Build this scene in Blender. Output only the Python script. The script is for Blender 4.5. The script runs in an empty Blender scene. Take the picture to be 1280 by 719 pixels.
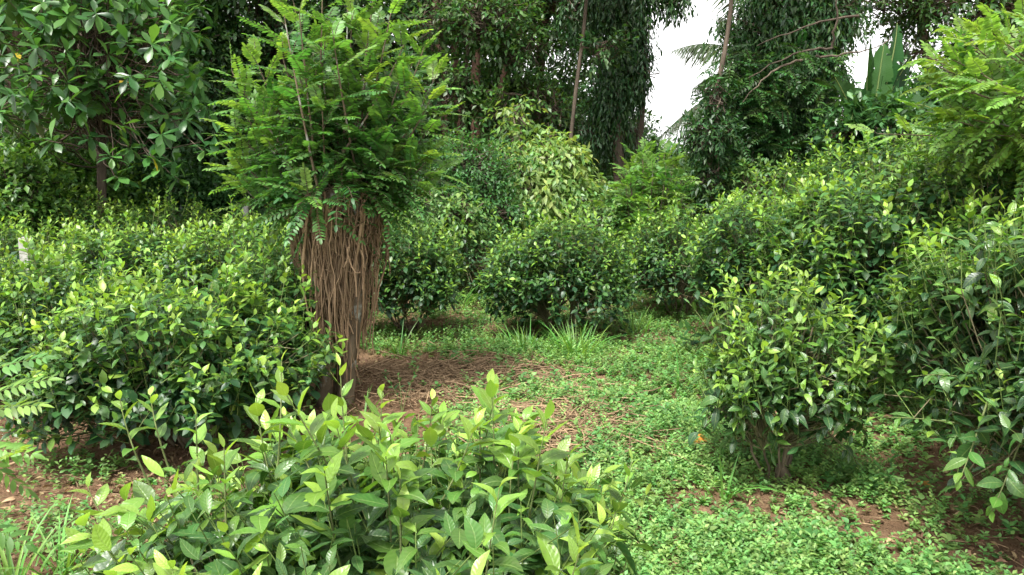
import bpy, math, random
import numpy as np

SC = bpy.context.scene
COL = SC.collection
RNG = np.random.default_rng(7)
R = math.radians
FPX, PITCH, CAMZ = 950.0, R(9.5), 1.6
UP = np.array([0, 0, 1.0])

# ------------------------------------------------------------------ helpers
def unit(v):
    return v / np.maximum(np.linalg.norm(v, axis=-1, keepdims=True), 1e-9)

def noise(p, f=1.0, seed=0):
    """cheap smooth noise in about [-1, 1] for points (..., 3)"""
    r = np.random.default_rng(1000 + seed)
    out = 0
    for k in range(5):
        w = unit(r.normal(size=3)) * f * (1 + 0.45 * k)
        w2 = unit(r.normal(size=3)) * f * (1.3 + 0.5 * k)
        out = out + np.sin(p @ w + r.uniform(0, 6.28)) * np.sin(p @ w2 + r.uniform(0, 6.28)) / (1 + 0.5 * k)
    return np.clip(out / 1.6, -1, 1)

def sstep(a, b, x):
    t = np.clip((x - a) / (b - a), 0, 1)
    return t * t * (3 - 2 * t)

def gz(x, y):
    """terrain height"""
    x = np.asarray(x, float); y = np.asarray(y, float)
    p = np.stack([x, y, 0 * x], -1)
    z = 0.035 * noise(p, 1.6, 3) + 0.02 * noise(p, 4.5, 4)
    z = z + 0.22 * sstep(1.4, 4.5, x) + 0.10 * sstep(-2.2, -5, x)
    z = z + 0.35 * sstep(8, 16, y) + 0.6 * sstep(14, 60, y)
    z = z + 0.05 * np.exp(-(((x + .3) / .8) ** 2 + ((y - 5.7) / .6) ** 2))
    return z

def W(px, py, D):
    """world point seen at photo pixel px, py and lying D metres north of the camera"""
    v = np.array([(px - 640) / FPX, math.cos(PITCH) + (360 - py) / FPX * math.sin(PITCH),
                  -math.sin(PITCH) + (360 - py) / FPX * math.cos(PITCH)])
    return np.array([0, 0, CAMZ]) + v * (D / v[1])

def G(px, D):
    x = 0.0
    for _ in range(4):
        z = float(gz(x, D))
        x = (px - 640) / FPX * (D * math.cos(PITCH) + (CAMZ - z) * math.sin(PITCH))
    return np.array([x, D, z])

class Geo:
    def __init__(s):
        s.v, s.f, s.uv, s.a, s.r, s.n = [], [], [], [], [], 0
    def add(s, v, f, uv, a, r):
        """v (N,V,3) f (F,4) uv (V,2) a, r (N,V) or (N,1)"""
        N, V = v.shape[:2]
        s.v.append(v.reshape(-1, 3).astype(np.float32))
        s.f.append((f[None] + (np.arange(N) * V)[:, None, None]).reshape(-1, 4) + s.n)
        s.uv.append(np.broadcast_to(uv[None], (N, V, 2)).reshape(-1, 2))
        s.a.append(np.broadcast_to(a, (N, V)).reshape(-1)); s.r.append(np.broadcast_to(r, (N, V)).reshape(-1))
        s.n += N * V
    def build(s, name, mat, parent=None, origin=(0, 0, 0), smooth=True):
        v = np.concatenate(s.v); f = np.concatenate(s.f).astype(np.int32)
        uv = np.concatenate(s.uv).astype(np.float32)
        me = bpy.data.meshes.new(name)
        me.vertices.add(len(v)); me.vertices.foreach_set('co', v.ravel().astype(np.float32))
        me.loops.add(f.size); me.loops.foreach_set('vertex_index', f.ravel())
        me.polygons.add(len(f)); me.polygons.foreach_set('loop_start', np.arange(0, f.size, 4, dtype=np.int32))
        me.update(calc_edges=True)
        me.polygons.foreach_set('use_smooth', np.full(len(f), smooth))
        l = me.uv_layers.new(name='UVMap'); l.data.foreach_set('uv', uv[f.ravel()].ravel())
        for nm, arr in (('age', s.a), ('rnd', s.r)):
            at = me.attributes.new(nm, 'FLOAT', 'POINT')
            at.data.foreach_set('value', np.concatenate(arr).astype(np.float32))
        me.materials.append(mat)
        o = bpy.data.objects.new(name, me); COL.objects.link(o)
        if parent is not None:
            o.parent = parent
        else:
            o.location = origin
        return o

def tag(o, label=None, cat=None, group=None, kind=None):
    for k, v in (('label', label), ('category', cat), ('group', group), ('kind', kind)):
        if v: o[k] = v
    return o

def empty(name, loc, label, cat, group=None):
    o = bpy.data.objects.new(name, None); COL.objects.link(o); o.location = [float(c) for c in loc]
    o.empty_display_size = .2
    return tag(o, label, cat, group)

# ------------------------------------------------------------------ leaf shapes
def leaf_t(nseg=4, width=.42, curl=.25, fold=.22, shape='ellip', wave=0.0, side=0.0):
    t = np.linspace(0, 1, nseg + 1)
    if shape == 'ellip':   w = np.sin(np.pi * t ** .92) ** .85
    elif shape == 'acute': w = np.sin(np.pi * t ** .80) ** 1.0
    elif shape == 'obov':  w = np.sin(np.pi * t ** 1.5) ** .8
    elif shape == 'ovate': w = np.sin(np.pi * t ** .62) ** .8
    elif shape == 'blade': w = (1 - t) ** .6 * np.minimum(1, .5 + 3 * t)
    elif shape == 'oval':  w = np.sin(np.pi * t) ** .55
    w = np.maximum(w, .03) * width * .5
    y = t - .12 * curl * t ** 2
    z = -curl * t ** 2 * .55 + curl * .12 * t
    sx = side * np.sin(np.pi * t)
    v = []
    uv = []
    for i in range(nseg + 1):
        wv = wave * math.sin(i * 2.3)
        for s in (-1, 0, 1):
            v.append((s * w[i] * math.cos(fold) + sx[i], y[i], z[i] + abs(s) * w[i] * math.sin(fold) + s * wv * w[i]))
            uv.append((.5 + .5 * s, t[i]))
    f = []
    for i in range(nseg):
        a = i * 3
        f += [(a, a + 1, a + 4, a + 3), (a + 1, a + 2, a + 5, a + 4)]
    return np.array(v, float), np.array(f), np.array(uv, float)

def leaf_far(width=.42, curl=.2, fold=.25):
    """two-quad folded leaf for far foliage"""
    w = width / 2
    v = [(0, 0, 0), (w * .9, .5, fold * w - curl * .1), (0, 1, -curl * .5), (0, .5, -curl * .12), (-w * .9, .5, fold * w - curl * .1)]
    f = [(0, 1, 2, 3), (0, 3, 2, 4)]
    return np.array(v, float), np.array(f), np.array([(.5, 0), (1, .5), (.5, 1), (.5, .5), (0, .5)], float)

TEA_HI = [leaf_t(8, .43 + .06 * math.sin(k * 1.7), -.15 + .16 * k, .08 + .12 * (k % 4), ('ellip', 'acute')[k % 3 == 1], .07, .06 * (k % 3 - 1)) for k in range(9)]
TEA_MID = [leaf_t(3, .52, .1 + .16 * k, .15 + .09 * (k % 3), 'ellip') for k in range(4)]
TEA_LO = [leaf_t(2, .54, .1 + .2 * k, .2, 'ellip') for k in range(3)]
FAR = [leaf_far(.52, .15 + .2 * k, .25) for k in range(3)]
SLIM = [leaf_far(.36, .3 + .25 * k, .2) for k in range(3)]
OBOV = [leaf_t(4, .40, .1 + .2 * k, .2, 'obov') for k in range(3)]
LEAFLET = [leaf_t(2, .42, .1 + .12 * k, .12, 'oval') for k in range(3)]
LEAFLET_HI = [leaf_t(4, .40, .1 + .12 * k, .14, 'oval') for k in range(3)]
HERB = [leaf_t(2, .62, .15 + .2 * k, .2, 'ovate') for k in range(3)]
BLADE = [leaf_t(6, .042, .2 + .4 * k, .35, 'blade') for k in range(4)]

def leaves(g, T, pos, d, n, L, age, rnd, wscale=None):
    """T templates picked at random; pos, d, n (N,3); L, age, rnd (N,)"""
    N = len(pos)
    if N == 0: return
    d = unit(d); s = unit(np.cross(d, n)); nn = np.cross(s, d)
    pick = RNG.integers(0, len(T), N)
    if wscale is None: wscale = RNG.uniform(.85, 1.15, N)
    for k in range(len(T)):
        m = pick == k
        if not m.any(): continue
        tv, tf, tuv = T[k]
        vv = (s[m, None, :] * (tv[None, :, 0:1] * wscale[m, None, None]) + d[m, None, :] * tv[None, :, 1:2] + nn[m, None, :] * tv[None, :, 2:3])
        g.add(vv * L[m, None, None] + pos[m, None, :], tf, tuv, age[m, None], rnd[m, None])

def tubes(g, P, rad, sides=4, age=0.0, rnd=None, rough=0.0):
    """P (m,n,3) paths, rad (m,n) -> open tubes"""
    P = np.asarray(P, float); m, n = P.shape[:2]
    rad = np.broadcast_to(np.asarray(rad, float), (m, n))
    tan = unit(np.gradient(P, axis=1))
    mt = unit(tan.mean(axis=1, keepdims=True))
    ref = np.where(np.abs(mt[..., 2:3]) > .8, np.array([1.0, 0, 0]), np.array([0, 0, 1.0]))
    a = unit(np.cross(tan, np.broadcast_to(ref, tan.shape))); b = np.cross(tan, a)
    th = np.arange(sides) / sides * 2 * np.pi
    rr = rad[:, :, None, None]
    if rough: rr = rr * (1 + rough * RNG.normal(size=(m, n, sides, 1)))
    v = P[:, :, None, :] + rr * (a[:, :, None, :] * np.cos(th)[None, None, :, None] + b[:, :, None, :] * np.sin(th)[None, None, :, None])
    f = []
    for i in range(n - 1):
        for j in range(sides):
            k = (j + 1) % sides
            f.append((i * sides + j, i * sides + k, (i + 1) * sides + k, (i + 1) * sides + j))
    uv = np.stack(np.meshgrid(th / 6.2832, np.linspace(0, 1, n)), -1).reshape(-1, 2)
    if rnd is None: rnd = RNG.uniform(0, 1, m)
    ag = np.broadcast_to(np.asarray(age, float).reshape(-1, 1) if np.ndim(age) else np.array([[age]], float), (m, 1))
    g.add(v.reshape(m, n * sides, 3), np.array(f), uv, ag, np.asarray(rnd).reshape(-1, 1))

def bez(A, B, C_, n):
    """quadratic curves A->C via B; arrays (m,3) -> (m,n,3)"""
    t = np.linspace(0, 1, n)[None, :, None]
    return (1 - t) ** 2 * A[:, None] + 2 * t * (1 - t) * B[:, None] + t ** 2 * C_[:, None]

def trunk_mesh(g, pts, r0, r1, sides=14, n=26, rough=.05, seed=0):
    """one knobbly tapering trunk through pts"""
    pts = np.array(pts, float); k = len(pts)
    tt = np.linspace(0, k - 1, n)
    P = np.stack([np.interp(tt, range(k), pts[:, i]) for i in range(3)], -1)
    for _ in range(3): P[1:-1] = (P[:-2] + P[2:] + 2 * P[1:-1]) / 4
    u = np.linspace(0, 1, n)
    rad = r0 + (r1 - r0) * u ** .8 + r0 * .45 * np.exp(-u * 18)
    P = P + .25 * r0 * np.stack([noise(np.stack([u * 9, u * 0, u * 0], -1), 1.3, seed + q) for q in range(3)], -1) * (u > .05)[:, None]
    tubes(g, P[None], rad[None], sides, 0.0, np.array([.5]), rough)
    return P

# ------------------------------------------------------------------ materials
def nodes(name):
    m = bpy.data.materials.new(name); m.use_nodes = True
    nt = m.node_tree; nt.nodes.clear()
    return m, nt, nt.nodes, lambda a, b: nt.links.new(a, b)

def ramp(N, stops, interp='LINEAR'):
    r = N.new('ShaderNodeValToRGB'); e = r.color_ramp.elements; r.color_ramp.interpolation = interp
    while len(e) < len(stops): e.new(.5)
    for q, (p, c) in zip(e, stops):
        q.position = p; q.color = (*c, 1)
    return r

def math_n(N, link, op, a, b=None, c=None):
    n = N.new('ShaderNodeMath'); n.operation = op
    for i, x in enumerate((a, b, c)):
        if x is None: continue
        if isinstance(x, (int, float)): n.inputs[i].default_value = x
        else: link(x, n.inputs[i])
    return n.outputs[0]

def leaf_mat(name, stops, rough=.38, trans=.32, veins=False, spec=.5, hue=.03, val=.35, tcol=1.6, spots=False, ribs=False):
    m, nt, N, link = nodes(name)
    out = N.new('ShaderNodeOutputMaterial')
    at = N.new('ShaderNodeAttribute'); at.attribute_name = 'age'
    ar = N.new('ShaderNodeAttribute'); ar.attribute_name = 'rnd'
    rp = ramp(N, stops); link(at.outputs['Fac'], rp.inputs[0])
    hs = N.new('ShaderNodeHueSaturation'); link(rp.outputs[0], hs.inputs['Color'])
    link(math_n(N, link, 'MULTIPLY_ADD', ar.outputs['Fac'], 2 * hue, .5 - hue), hs.inputs['Hue'])
    fr = math_n(N, link, 'FRACT', math_n(N, link, 'MULTIPLY', ar.outputs['Fac'], 17.31))
    link(math_n(N, link, 'MULTIPLY_ADD', fr, 2 * val, 1 - val), hs.inputs['Value'])
    col = hs.outputs[0]
    bs = N.new('ShaderNodeBsdfPrincipled')
    if veins:
        uvn = N.new('ShaderNodeUVMap'); uvn.uv_map = 'UVMap'
        sp = N.new('ShaderNodeSeparateXYZ'); link(uvn.outputs[0], sp.inputs[0])
        au = math_n(N, link, 'ABSOLUTE', math_n(N, link, 'MULTIPLY_ADD', sp.outputs[0], 2, -1))
        mid = math_n(N, link, 'SMOOTH_MIN', math_n(N, link, 'MULTIPLY', au, 9), 1, .2)
        ph = math_n(N, link, 'MULTIPLY_ADD', au, -7, math_n(N, link, 'MULTIPLY', sp.outputs[1], 48))
        side = math_n(N, link, 'MULTIPLY_ADD', math_n(N, link, 'SINE', ph), .5, .5)
        nz = N.new('ShaderNodeTexNoise'); nz.inputs['Scale'].default_value = 70
        h = math_n(N, link, 'ADD', math_n(N, link, 'MULTIPLY', side, .30), math_n(N, link, 'MULTIPLY', mid, .8))
        h = math_n(N, link, 'ADD', h, math_n(N, link, 'MULTIPLY', nz.outputs[0], 1.1))
        bp = N.new('ShaderNodeBump'); bp.inputs['Strength'].default_value = .6; bp.inputs['Distance'].default_value = .0018
        link(h, bp.inputs['Height']); link(bp.outputs[0], bs.inputs['Normal'])
        mx = N.new('ShaderNodeMix'); mx.data_type = 'RGBA'
        vf = math_n(N, link, 'SUBTRACT', .42, math_n(N, link, 'MULTIPLY', math_n(N, link, 'MINIMUM', mid, 1), .42))
        vf = math_n(N, link, 'ADD', vf, math_n(N, link, 'MULTIPLY_ADD', side, -.06, .06))
        link(math_n(N, link, 'MAXIMUM', vf, 0), mx.inputs['Factor'])
        link(col, mx.inputs['A']); mx.inputs['B'].default_value = (.30, .42, .14, 1)
        col = mx.outputs['Result']
    if ribs:
        uvn = N.new('ShaderNodeUVMap'); uvn.uv_map = 'UVMap'; sp = N.new('ShaderNodeSeparateXYZ'); link(uvn.outputs[0], sp.inputs[0])
        au = math_n(N, link, 'ABSOLUTE', math_n(N, link, 'MULTIPLY_ADD', sp.outputs[0], 2, -1))
        h = math_n(N, link, 'SINE', math_n(N, link, 'MULTIPLY_ADD', au, -10, math_n(N, link, 'MULTIPLY', sp.outputs[1], 260)))
        bp = N.new('ShaderNodeBump'); bp.inputs['Strength'].default_value = .25; bp.inputs['Distance'].default_value = .002
        link(h, bp.inputs['Height']); link(bp.outputs[0], bs.inputs['Normal'])
    if spots:
        n2 = N.new('ShaderNodeTexNoise'); n2.inputs['Scale'].default_value = 55; n2.inputs['Detail'].default_value = 3
        r2 = ramp(N, [(.60, (0, 0, 0)), (.70, (1, 1, 1))]); link(n2.outputs[0], r2.inputs[0])
        m2 = N.new('ShaderNodeMix'); m2.data_type = 'RGBA'
        link(math_n(N, link, 'MULTIPLY', r2.outputs[0], .35), m2.inputs['Factor'])
        link(col, m2.inputs['A']); m2.inputs['B'].default_value = (.14, .16, .07, 1)
        col = m2.outputs['Result']
    link(col, bs.inputs['Base Color'])
    bs.inputs['Roughness'].default_value = rough
    bs.inputs['Specular IOR Level'].default_value = spec
    tr = N.new('ShaderNodeBsdfTranslucent')
    mc = N.new('ShaderNodeMix'); mc.data_type = 'RGBA'; mc.blend_type = 'MULTIPLY'; mc.inputs['Factor'].default_value = 1
    link(col, mc.inputs['A']); mc.inputs['B'].default_value = (tcol * 1.15, tcol * 1.1, tcol * .45, 1)
    link(mc.outputs['Result'], tr.inputs[0])
    ms = N.new('ShaderNodeMixShader'); ms.inputs[0].default_value = trans
    link(bs.outputs[0], ms.inputs[1]); link(tr.outputs[0], ms.inputs[2]); link(ms.outputs[0], out.inputs[0])
    return m

def bark_mat(name, c1, c2, scale=14, lichen=None, stretch=.25, bump=.5, rough=.85, young=None):
    m, nt, N, link = nodes(name)
    out = N.new('ShaderNodeOutputMaterial'); bs = N.new('ShaderNodeBsdfPrincipled'); link(bs.outputs[0], out.inputs[0])
    tc = N.new('ShaderNodeTexCoord'); mp = N.new('ShaderNodeMapping'); mp.inputs['Scale'].default_value = (1, 1, stretch)
    link(tc.outputs['Object'], mp.inputs[0])
    nz = N.new('ShaderNodeTexNoise'); nz.inputs['Scale'].default_value = scale; nz.inputs['Detail'].default_value = 8; nz.inputs['Roughness'].default_value = .7
    link(mp.outputs[0], nz.inputs[0])
    rp = ramp(N, [(.3, c1), (.7, c2)]); link(nz.outputs[0], rp.inputs[0]); col = rp.outputs[0]
    if lichen:
        n2 = N.new('ShaderNodeTexNoise'); n2.inputs['Scale'].default_value = scale * .5; n2.inputs['Detail'].default_value = 4
        link(tc.outputs['Object'], n2.inputs[0])
        r2 = ramp(N, [(.58, (0, 0, 0)), (.66, (1, 1, 1))]); link(n2.outputs[0], r2.inputs[0])
        mx = N.new('ShaderNodeMix'); mx.data_type = 'RGBA'; link(r2.outputs[0], mx.inputs['Factor']); link(col, mx.inputs['A'])
        mx.inputs['B'].default_value = (*lichen, 1); col = mx.outputs['Result']
    if young:
        at = N.new('ShaderNodeAttribute'); at.attribute_name = 'age'
        mx = N.new('ShaderNodeMix'); mx.data_type = 'RGBA'; link(at.outputs['Fac'], mx.inputs['Factor']); link(col, mx.inputs['A'])
        mx.inputs['B'].default_value = (*young, 1); col = mx.outputs['Result']
    ar = N.new('ShaderNodeAttribute'); ar.attribute_name = 'rnd'
    hs = N.new('ShaderNodeHueSaturation'); link(col, hs.inputs['Color'])
    link(math_n(N, link, 'MULTIPLY_ADD', ar.outputs['Fac'], .7, .65), hs.inputs['Value'])
    link(hs.outputs[0], bs.inputs['Base Color'])
    bs.inputs['Roughness'].default_value = rough; bs.inputs['Specular IOR Level'].default_value = .25
    bp = N.new('ShaderNodeBump'); bp.inputs['Strength'].default_value = bump; bp.inputs['Distance'].default_value = .02
    link(nz.outputs[0], bp.inputs['Height']); link(bp.outputs[0], bs.inputs['Normal'])
    return m

# age 0 = old leaf, 1 = fresh flush
TEA = [(0, (.022, .072, .026)), (.3, (.058, .145, .028)), (.62, (.14, .27, .035)), (1, (.27, .43, .07))]
M = {}
M['tea_near'] = leaf_mat('tea_leaf_near', TEA, .36, .32, veins=True, hue=.014, spots=True, spec=.6)
M['tea'] = leaf_mat('tea_leaf', TEA, .42, .30, spots=True, hue=.017, spec=.5)
M['pinnate'] = leaf_mat('pinnate_leaf', [(0, (.035, .11, .032)), (.5, (.08, .20, .05)), (1, (.20, .34, .065))], .45, .42, hue=.018)
M['herb'] = leaf_mat('herb_leaf', [(0, (.07, .17, .045)), (.6, (.145, .29, .08)), (1, (.24, .39, .12))], .5, .35)
M['grass'] = leaf_mat('grass_blade', [(0, (.07, .19, .035)), (1, (.17, .34, .07))], .45, .35)
M['broad'] = leaf_mat('broad_leaf', [(0, (.02, .055, .018)), (.5, (.045, .125, .035)), (.9, (.085, .20, .04)), (.95, (.09,.2,.04)), (1, (.42, .32, .04))], .34, .3, hue=.015)
M['forest'] = leaf_mat('forest_leaf', [(0, (.020, .054, .017)), (.5, (.038, .098, .025)), (1, (.075, .165, .035))], .45, .32)
M['vine'] = leaf_mat('vine_leaf', [(0, (.014, .046, .014)), (.5, (.03, .085, .022)), (1, (.06, .15, .03))], .45, .28)
M['pale'] = leaf_mat('pale_leaf', [(0, (.07, .15, .05)), (.5, (.15, .27, .07)), (1, (.34, .40, .14))], .42, .38)
M['banana'] = leaf_mat('banana_leaf', [(0, (.012, .045, .010)), (.8, (.028, .09, .016)), (1, (.16, .22, .07))], .65, .35, val=.3, spec=.25, ribs=True)
M['palm'] = leaf_mat('palm_leaf', [(0, (.06, .10, .05)), (1, (.12, .17, .08))], .45, .3)
M['dry'] = leaf_mat('dry_leaf', [(0, (.10, .06, .035)), (.5, (.20, .13, .075)), (1, (.38, .27, .16))], .8, .12, spec=.2)
M['orange'] = leaf_mat('orange_leaf', [(0, (.45, .16, .03)), (1, (.62, .30, .05))], .5, .25)
M['tea_stem'] = bark_mat('tea_stem', (.07, .05, .035), (.22, .18, .12), 30, young=(.13, .20, .05))
M['bark'] = bark_mat('bark', (.045, .034, .025), (.15, .115, .085), 14, lichen=None)
M['bark_pale'] = bark_mat('pale_bark', (.12, .11, .085), (.34, .31, .26), 10, lichen=(.42, .43, .38))
M['bark_shade'] = bark_mat('shade_tree_bark', (.07, .052, .034), (.20, .155, .105), 18, lichen=(.30, .31, .28))
M['bark_red'] = bark_mat('reddish_bark', (.05, .027, .018), (.13, .075, .05), 10)
M['deadvine'] = bark_mat('dead_creeper', (.12, .075, .043), (.34, .235, .145), 25, stretch=.1)
M['stick'] = bark_mat('dry_stick', (.14, .09, .05), (.38, .265, .16), 25, stretch=1)
M['frond_stalk'] = bark_mat('frond_stalk', (.10, .14, .05), (.18, .2, .08), 20)

def soil_mat():
    m, nt, N, link = nodes('soil')
    out = N.new('ShaderNodeOutputMaterial'); bs = N.new('ShaderNodeBsdfPrincipled'); link(bs.outputs[0], out.inputs[0])
    tc = N.new('ShaderNodeTexCoord')
    def nz(s, d=8, r=.6):
        n = N.new('ShaderNodeTexNoise'); n.inputs['Scale'].default_value = s; n.inputs['Detail'].default_value = d; n.inputs['Roughness'].default_value = r
        link(tc.outputs['Object'], n.inputs[0]); return n.outputs[0]
    a, b, c = nz(1.3), nz(9), nz(60, 6, .75)
    r1 = ramp(N, [(.32, (.075, .042, .024)), (.5, (.21, .128, .075)), (.70, (.36, .24, .15))])
    mixf = math_n(N, link, 'ADD', math_n(N, link, 'MULTIPLY', a, .35), math_n(N, link, 'ADD', math_n(N, link, 'MULTIPLY', b, .35), math_n(N, link, 'MULTIPLY', c, .3)))
    link(mixf, r1.inputs[0])
    vo = N.new('ShaderNodeTexVoronoi'); vo.inputs['Scale'].default_value = 55; link(tc.outputs['Object'], vo.inputs[0])
    r2 = ramp(N, [(0, (1, 1, 1)), (.16, (0, 0, 0))]); link(vo.outputs['Distance'], r2.inputs[0])
    mx = N.new('ShaderNodeMix'); mx.data_type = 'RGBA'; link(math_n(N, link, 'MULTIPLY', r2.outputs[0], .35), mx.inputs['Factor'])
    link(r1.outputs[0], mx.inputs['A']); mx.inputs['B'].default_value = (.34, .25, .17, 1)
    link(mx.outputs['Result'], bs.inputs['Base Color'])
    bs.inputs['Roughness'].default_value = .95; bs.inputs['Specular IOR Level'].default_value = .15
    bp = N.new('ShaderNodeBump'); bp.inputs['Strength'].default_value = 1; bp.inputs['Distance'].default_value = .06
    link(math_n(N, link, 'ADD', math_n(N, link, 'MULTIPLY', b, .8), math_n(N, link, 'MULTIPLY', c, .4)), bp.inputs['Height'])
    link(bp.outputs[0], bs.inputs['Normal'])
    return m
M['soil'] = soil_mat()
M['concrete'] = bark_mat('concrete', (.20, .20, .18), (.44, .43, .40), 22, stretch=1, bump=.3)

# ------------------------------------------------------------------ ground
def build_ground():
    xs = np.concatenate([-np.geomspace(500, 6.2, 26), np.linspace(-6, 6, 241), np.geomspace(6.2, 500, 26)])
    ys = np.concatenate([-np.geomspace(200, 1.2, 12), np.linspace(-1, 12, 261), np.geomspace(12.3, 700, 34)])
    X, Y = np.meshgrid(xs, ys)
    p = np.stack([X, Y, 0 * X], -1)
    near = np.exp(-((X / 7) ** 2 + ((Y - 4) / 8) ** 2))
    Z = gz(X, Y) + near * (.016 * noise(p, 14, 5) + .010 * noise(p, 37, 6))
    ny, nx = X.shape
    V = np.stack([X, Y, Z], -1).reshape(1, -1, 3)
    i = (np.arange(ny - 1)[:, None] * nx + np.arange(nx - 1)[None]).ravel()
    F = np.stack([i, i + 1, i + nx + 1, i + nx], -1)
    g = Geo(); g.add(V, F, V[0, :, :2], np.zeros((1, 1)), np.zeros((1, 1)))
    tag(g.build('ground', M['soil']), kind='structure')
build_ground()

# ------------------------------------------------------------------ tea bushes
TEA_GROUP = 'tea bushes in the small plantation'
def tea_bush(label, px, D, rx, ry, h, n, L=.08, lod=1, flush=.35, inner=.4, skirt=.15, stems=9, extra=None, flat=.75, minage=0.0, base=None, openness=0.0, spread=1.0, shoots=None):
    b = G(px, D) if base is None else np.array(base, float)
    r = RNG
    T = {0: TEA_HI, 1: TEA_MID, 2: TEA_LO}[lod]
    root = empty('tea_bush', b, label, 'tea bush', TEA_GROUP)
    # directions over the dome
    u = unit(r.normal(size=(n * 2, 3))); u[:, 2] = np.where(u[:, 2] < -.1, -u[:, 2] * .6, u[:, 2])
    keep = noise(u * 1.0, 4.5, int(r.integers(99))) > (-.5 + openness)
    u = u[keep][:n]; n = len(u)
    sgn = np.sign(u) * np.abs(u) ** flat
    rad = 1 + .24 * noise(u, 3.0, int(r.integers(99))) + .13 * noise(u, 7.0, int(r.integers(99))) + r.normal(0, .05, n)
    isin = r.random(n) < inner
    rad = np.where(isin, rad * r.uniform(.45, .93, n), rad)
    zc = skirt * h + (1 - skirt) * h * .33
    zz = np.where(u[:, 2] > 0, (h - zc), (zc - skirt * h) * 2.2)
    # bush is narrower near the ground
    tip = np.stack([sgn[:, 0] * rx * rad, sgn[:, 1] * ry * rad, zc + sgn[:, 2] * zz * (.55 + .45 * rad)], -1)
    low = np.clip(1 - tip[:, 2] / (zc + .01), 0, 1)
    tip[:, :2] *= (1 - .35 * low)[:, None]
    tip[:, 2] = np.maximum(tip[:, 2], .06)
    out = unit(tip - np.array([0, 0, h * .25]))
    ax = unit(out * .75 + UP * r.uniform(.2, .9, n)[:, None] + r.normal(0, .25, (n, 3)))
    sl = r.uniform(1.1, 2.2, n) * L * 1.25
    topness = np.clip((tip[:, 2] / h - .45) / .5, 0, 1)
    fl = (r.random(n) < flush * (.25 + .9 * topness)) & ~isin
    K = 7
    k = np.arange(K)[None, :]; t = k / (K - 1) * np.ones((n, 1))
    ph = k * 2.4 + r.uniform(0, 6.28, (n, 1)) + r.normal(0, .25, (n, K))
    ref = np.where(np.abs(ax[:, 2:3]) > .9, np.array([1., 0, 0]), UP)
    a1 = unit(np.cross(ax, ref)); a2 = np.cross(ax, a1)
    e = R(92) - R(62) * t ** 1.3 * (.55 + .45 * fl[:, None]) + r.normal(0, .16, (n, K))
    radial = a1[:, None] * np.cos(ph)[..., None] + a2[:, None] * np.sin(ph)[..., None]
    d = ax[:, None] * np.cos(e)[..., None] + radial * np.sin(e)[..., None]
    d[..., 2] -= (.42 * (1 - t) * r.uniform(.2, 1.3, (n, K)))
    d = unit(d)
    bend = 0
    base_p = tip[:, None] - ax[:, None] * (sl[:, None] * (1 - t) * 1.0)[..., None]
    age = np.where(fl[:, None], .15 + .85 * t ** 1.1, .04 + .36 * t ** 1.5) + r.normal(0, .07, (n, K)) + minage
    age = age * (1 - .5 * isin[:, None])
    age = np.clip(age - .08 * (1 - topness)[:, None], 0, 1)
    Ls = L * (1.0 - .42 * t ** 1.5) * r.uniform(.6, 1.2, (n, K)) * r.uniform(.78, 1.18, (n, 1))
    nrm = unit(UP * .9 + ax[:, None] * .55 + r.normal(0, .33, (n, K, 3)))
    sel = r.random((n, K)) < .92
    g = Geo()
    leaves(g, T, base_p[sel], d[sel], nrm[sel], Ls[sel], age[sel], r.random(sel.sum()))
    # stems
    s = Geo()
    az = r.uniform(0, 6.28, stems); rr = r.uniform(.35, .8, stems)
    mainC = np.stack([np.cos(az) * rr * rx * .8, np.sin(az) * rr * ry * .8, np.full(stems, h * .62)], -1) * spread
    mainA = np.stack([np.cos(az) * .05, np.sin(az) * .05, np.full(stems, -.04)], -1)
    mainB = (mainA + mainC) / 2 + np.stack([np.cos(az) * .05, np.sin(az) * .05, np.full(stems, -.06)], -1) + r.normal(0, .04, (stems, 3))
    P = bez(mainA, mainB, mainC, 12)
    P += r.normal(0, .006, P.shape) * (np.linspace(0, 1, 12)[None, :, None] > .05)
    tubes(s, P, (np.linspace(1, .4, 12)[None] * r.uniform(.006, .014, (stems, 1))), 6, 0.0)
    # forked stump
    tubes(s, np.array([[[0, 0, -.06], [0.01, 0, .02], [0, .01, .08]]]), np.array([[.055, .045, .02]]), 9, 0, rough=.08)
    idx = r.integers(4, 12, n); mi = np.argmin(((tip[:, None, :2] - mainC[None, :, :2]) ** 2).sum(-1) + r.random((n, stems)) * .05, axis=1)
    A = P[mi, idx]; Bq = tip - ax * sl[:, None]
    mid = (A + Bq) / 2 + r.normal(0, .03, (n, 3)) - np.array([0, 0, .03])
    TW = bez(A, mid, Bq, 5)
    tubes(s, TW, np.linspace(.0042, .0024, 5)[None] * np.ones((n, 1)), 3 if lod else 5, 0.15)
    tubes(s, np.stack([Bq, Bq + (tip - Bq) * .5, tip], 1), np.array([[.0022, .0018, .001]]) * np.ones((n, 1)), 3 if lod else 5, .9)
    for _ in range(shoots if shoots is not None else (14 if lod else 0)):
        q = r.uniform(0, 6.28); rq = r.uniform(.1, .85); e0 = np.array([math.cos(q) * rx * rq, math.sin(q) * ry * rq, h * (1 - .35 * rq ** 2) - .12])
        hh = r.uniform(.18, .36); e1 = e0 + np.array([math.cos(q) * .5 * hh * r.uniform(0, 1.2), math.sin(q) * .5 * hh * r.uniform(0, 1), hh])
        long_shoot(g, s, T, e0, (e0 + e1) / 2 + r.normal(0, .015, 3), e1, L * .95, 8, .15, .9, .003)
    if extra is not None: extra(g, s, T, b)
    s.build('stems', M['tea_stem'], root); g.build('foliage', M['tea_near' if lod == 0 else 'tea'], root)
    return root

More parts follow.
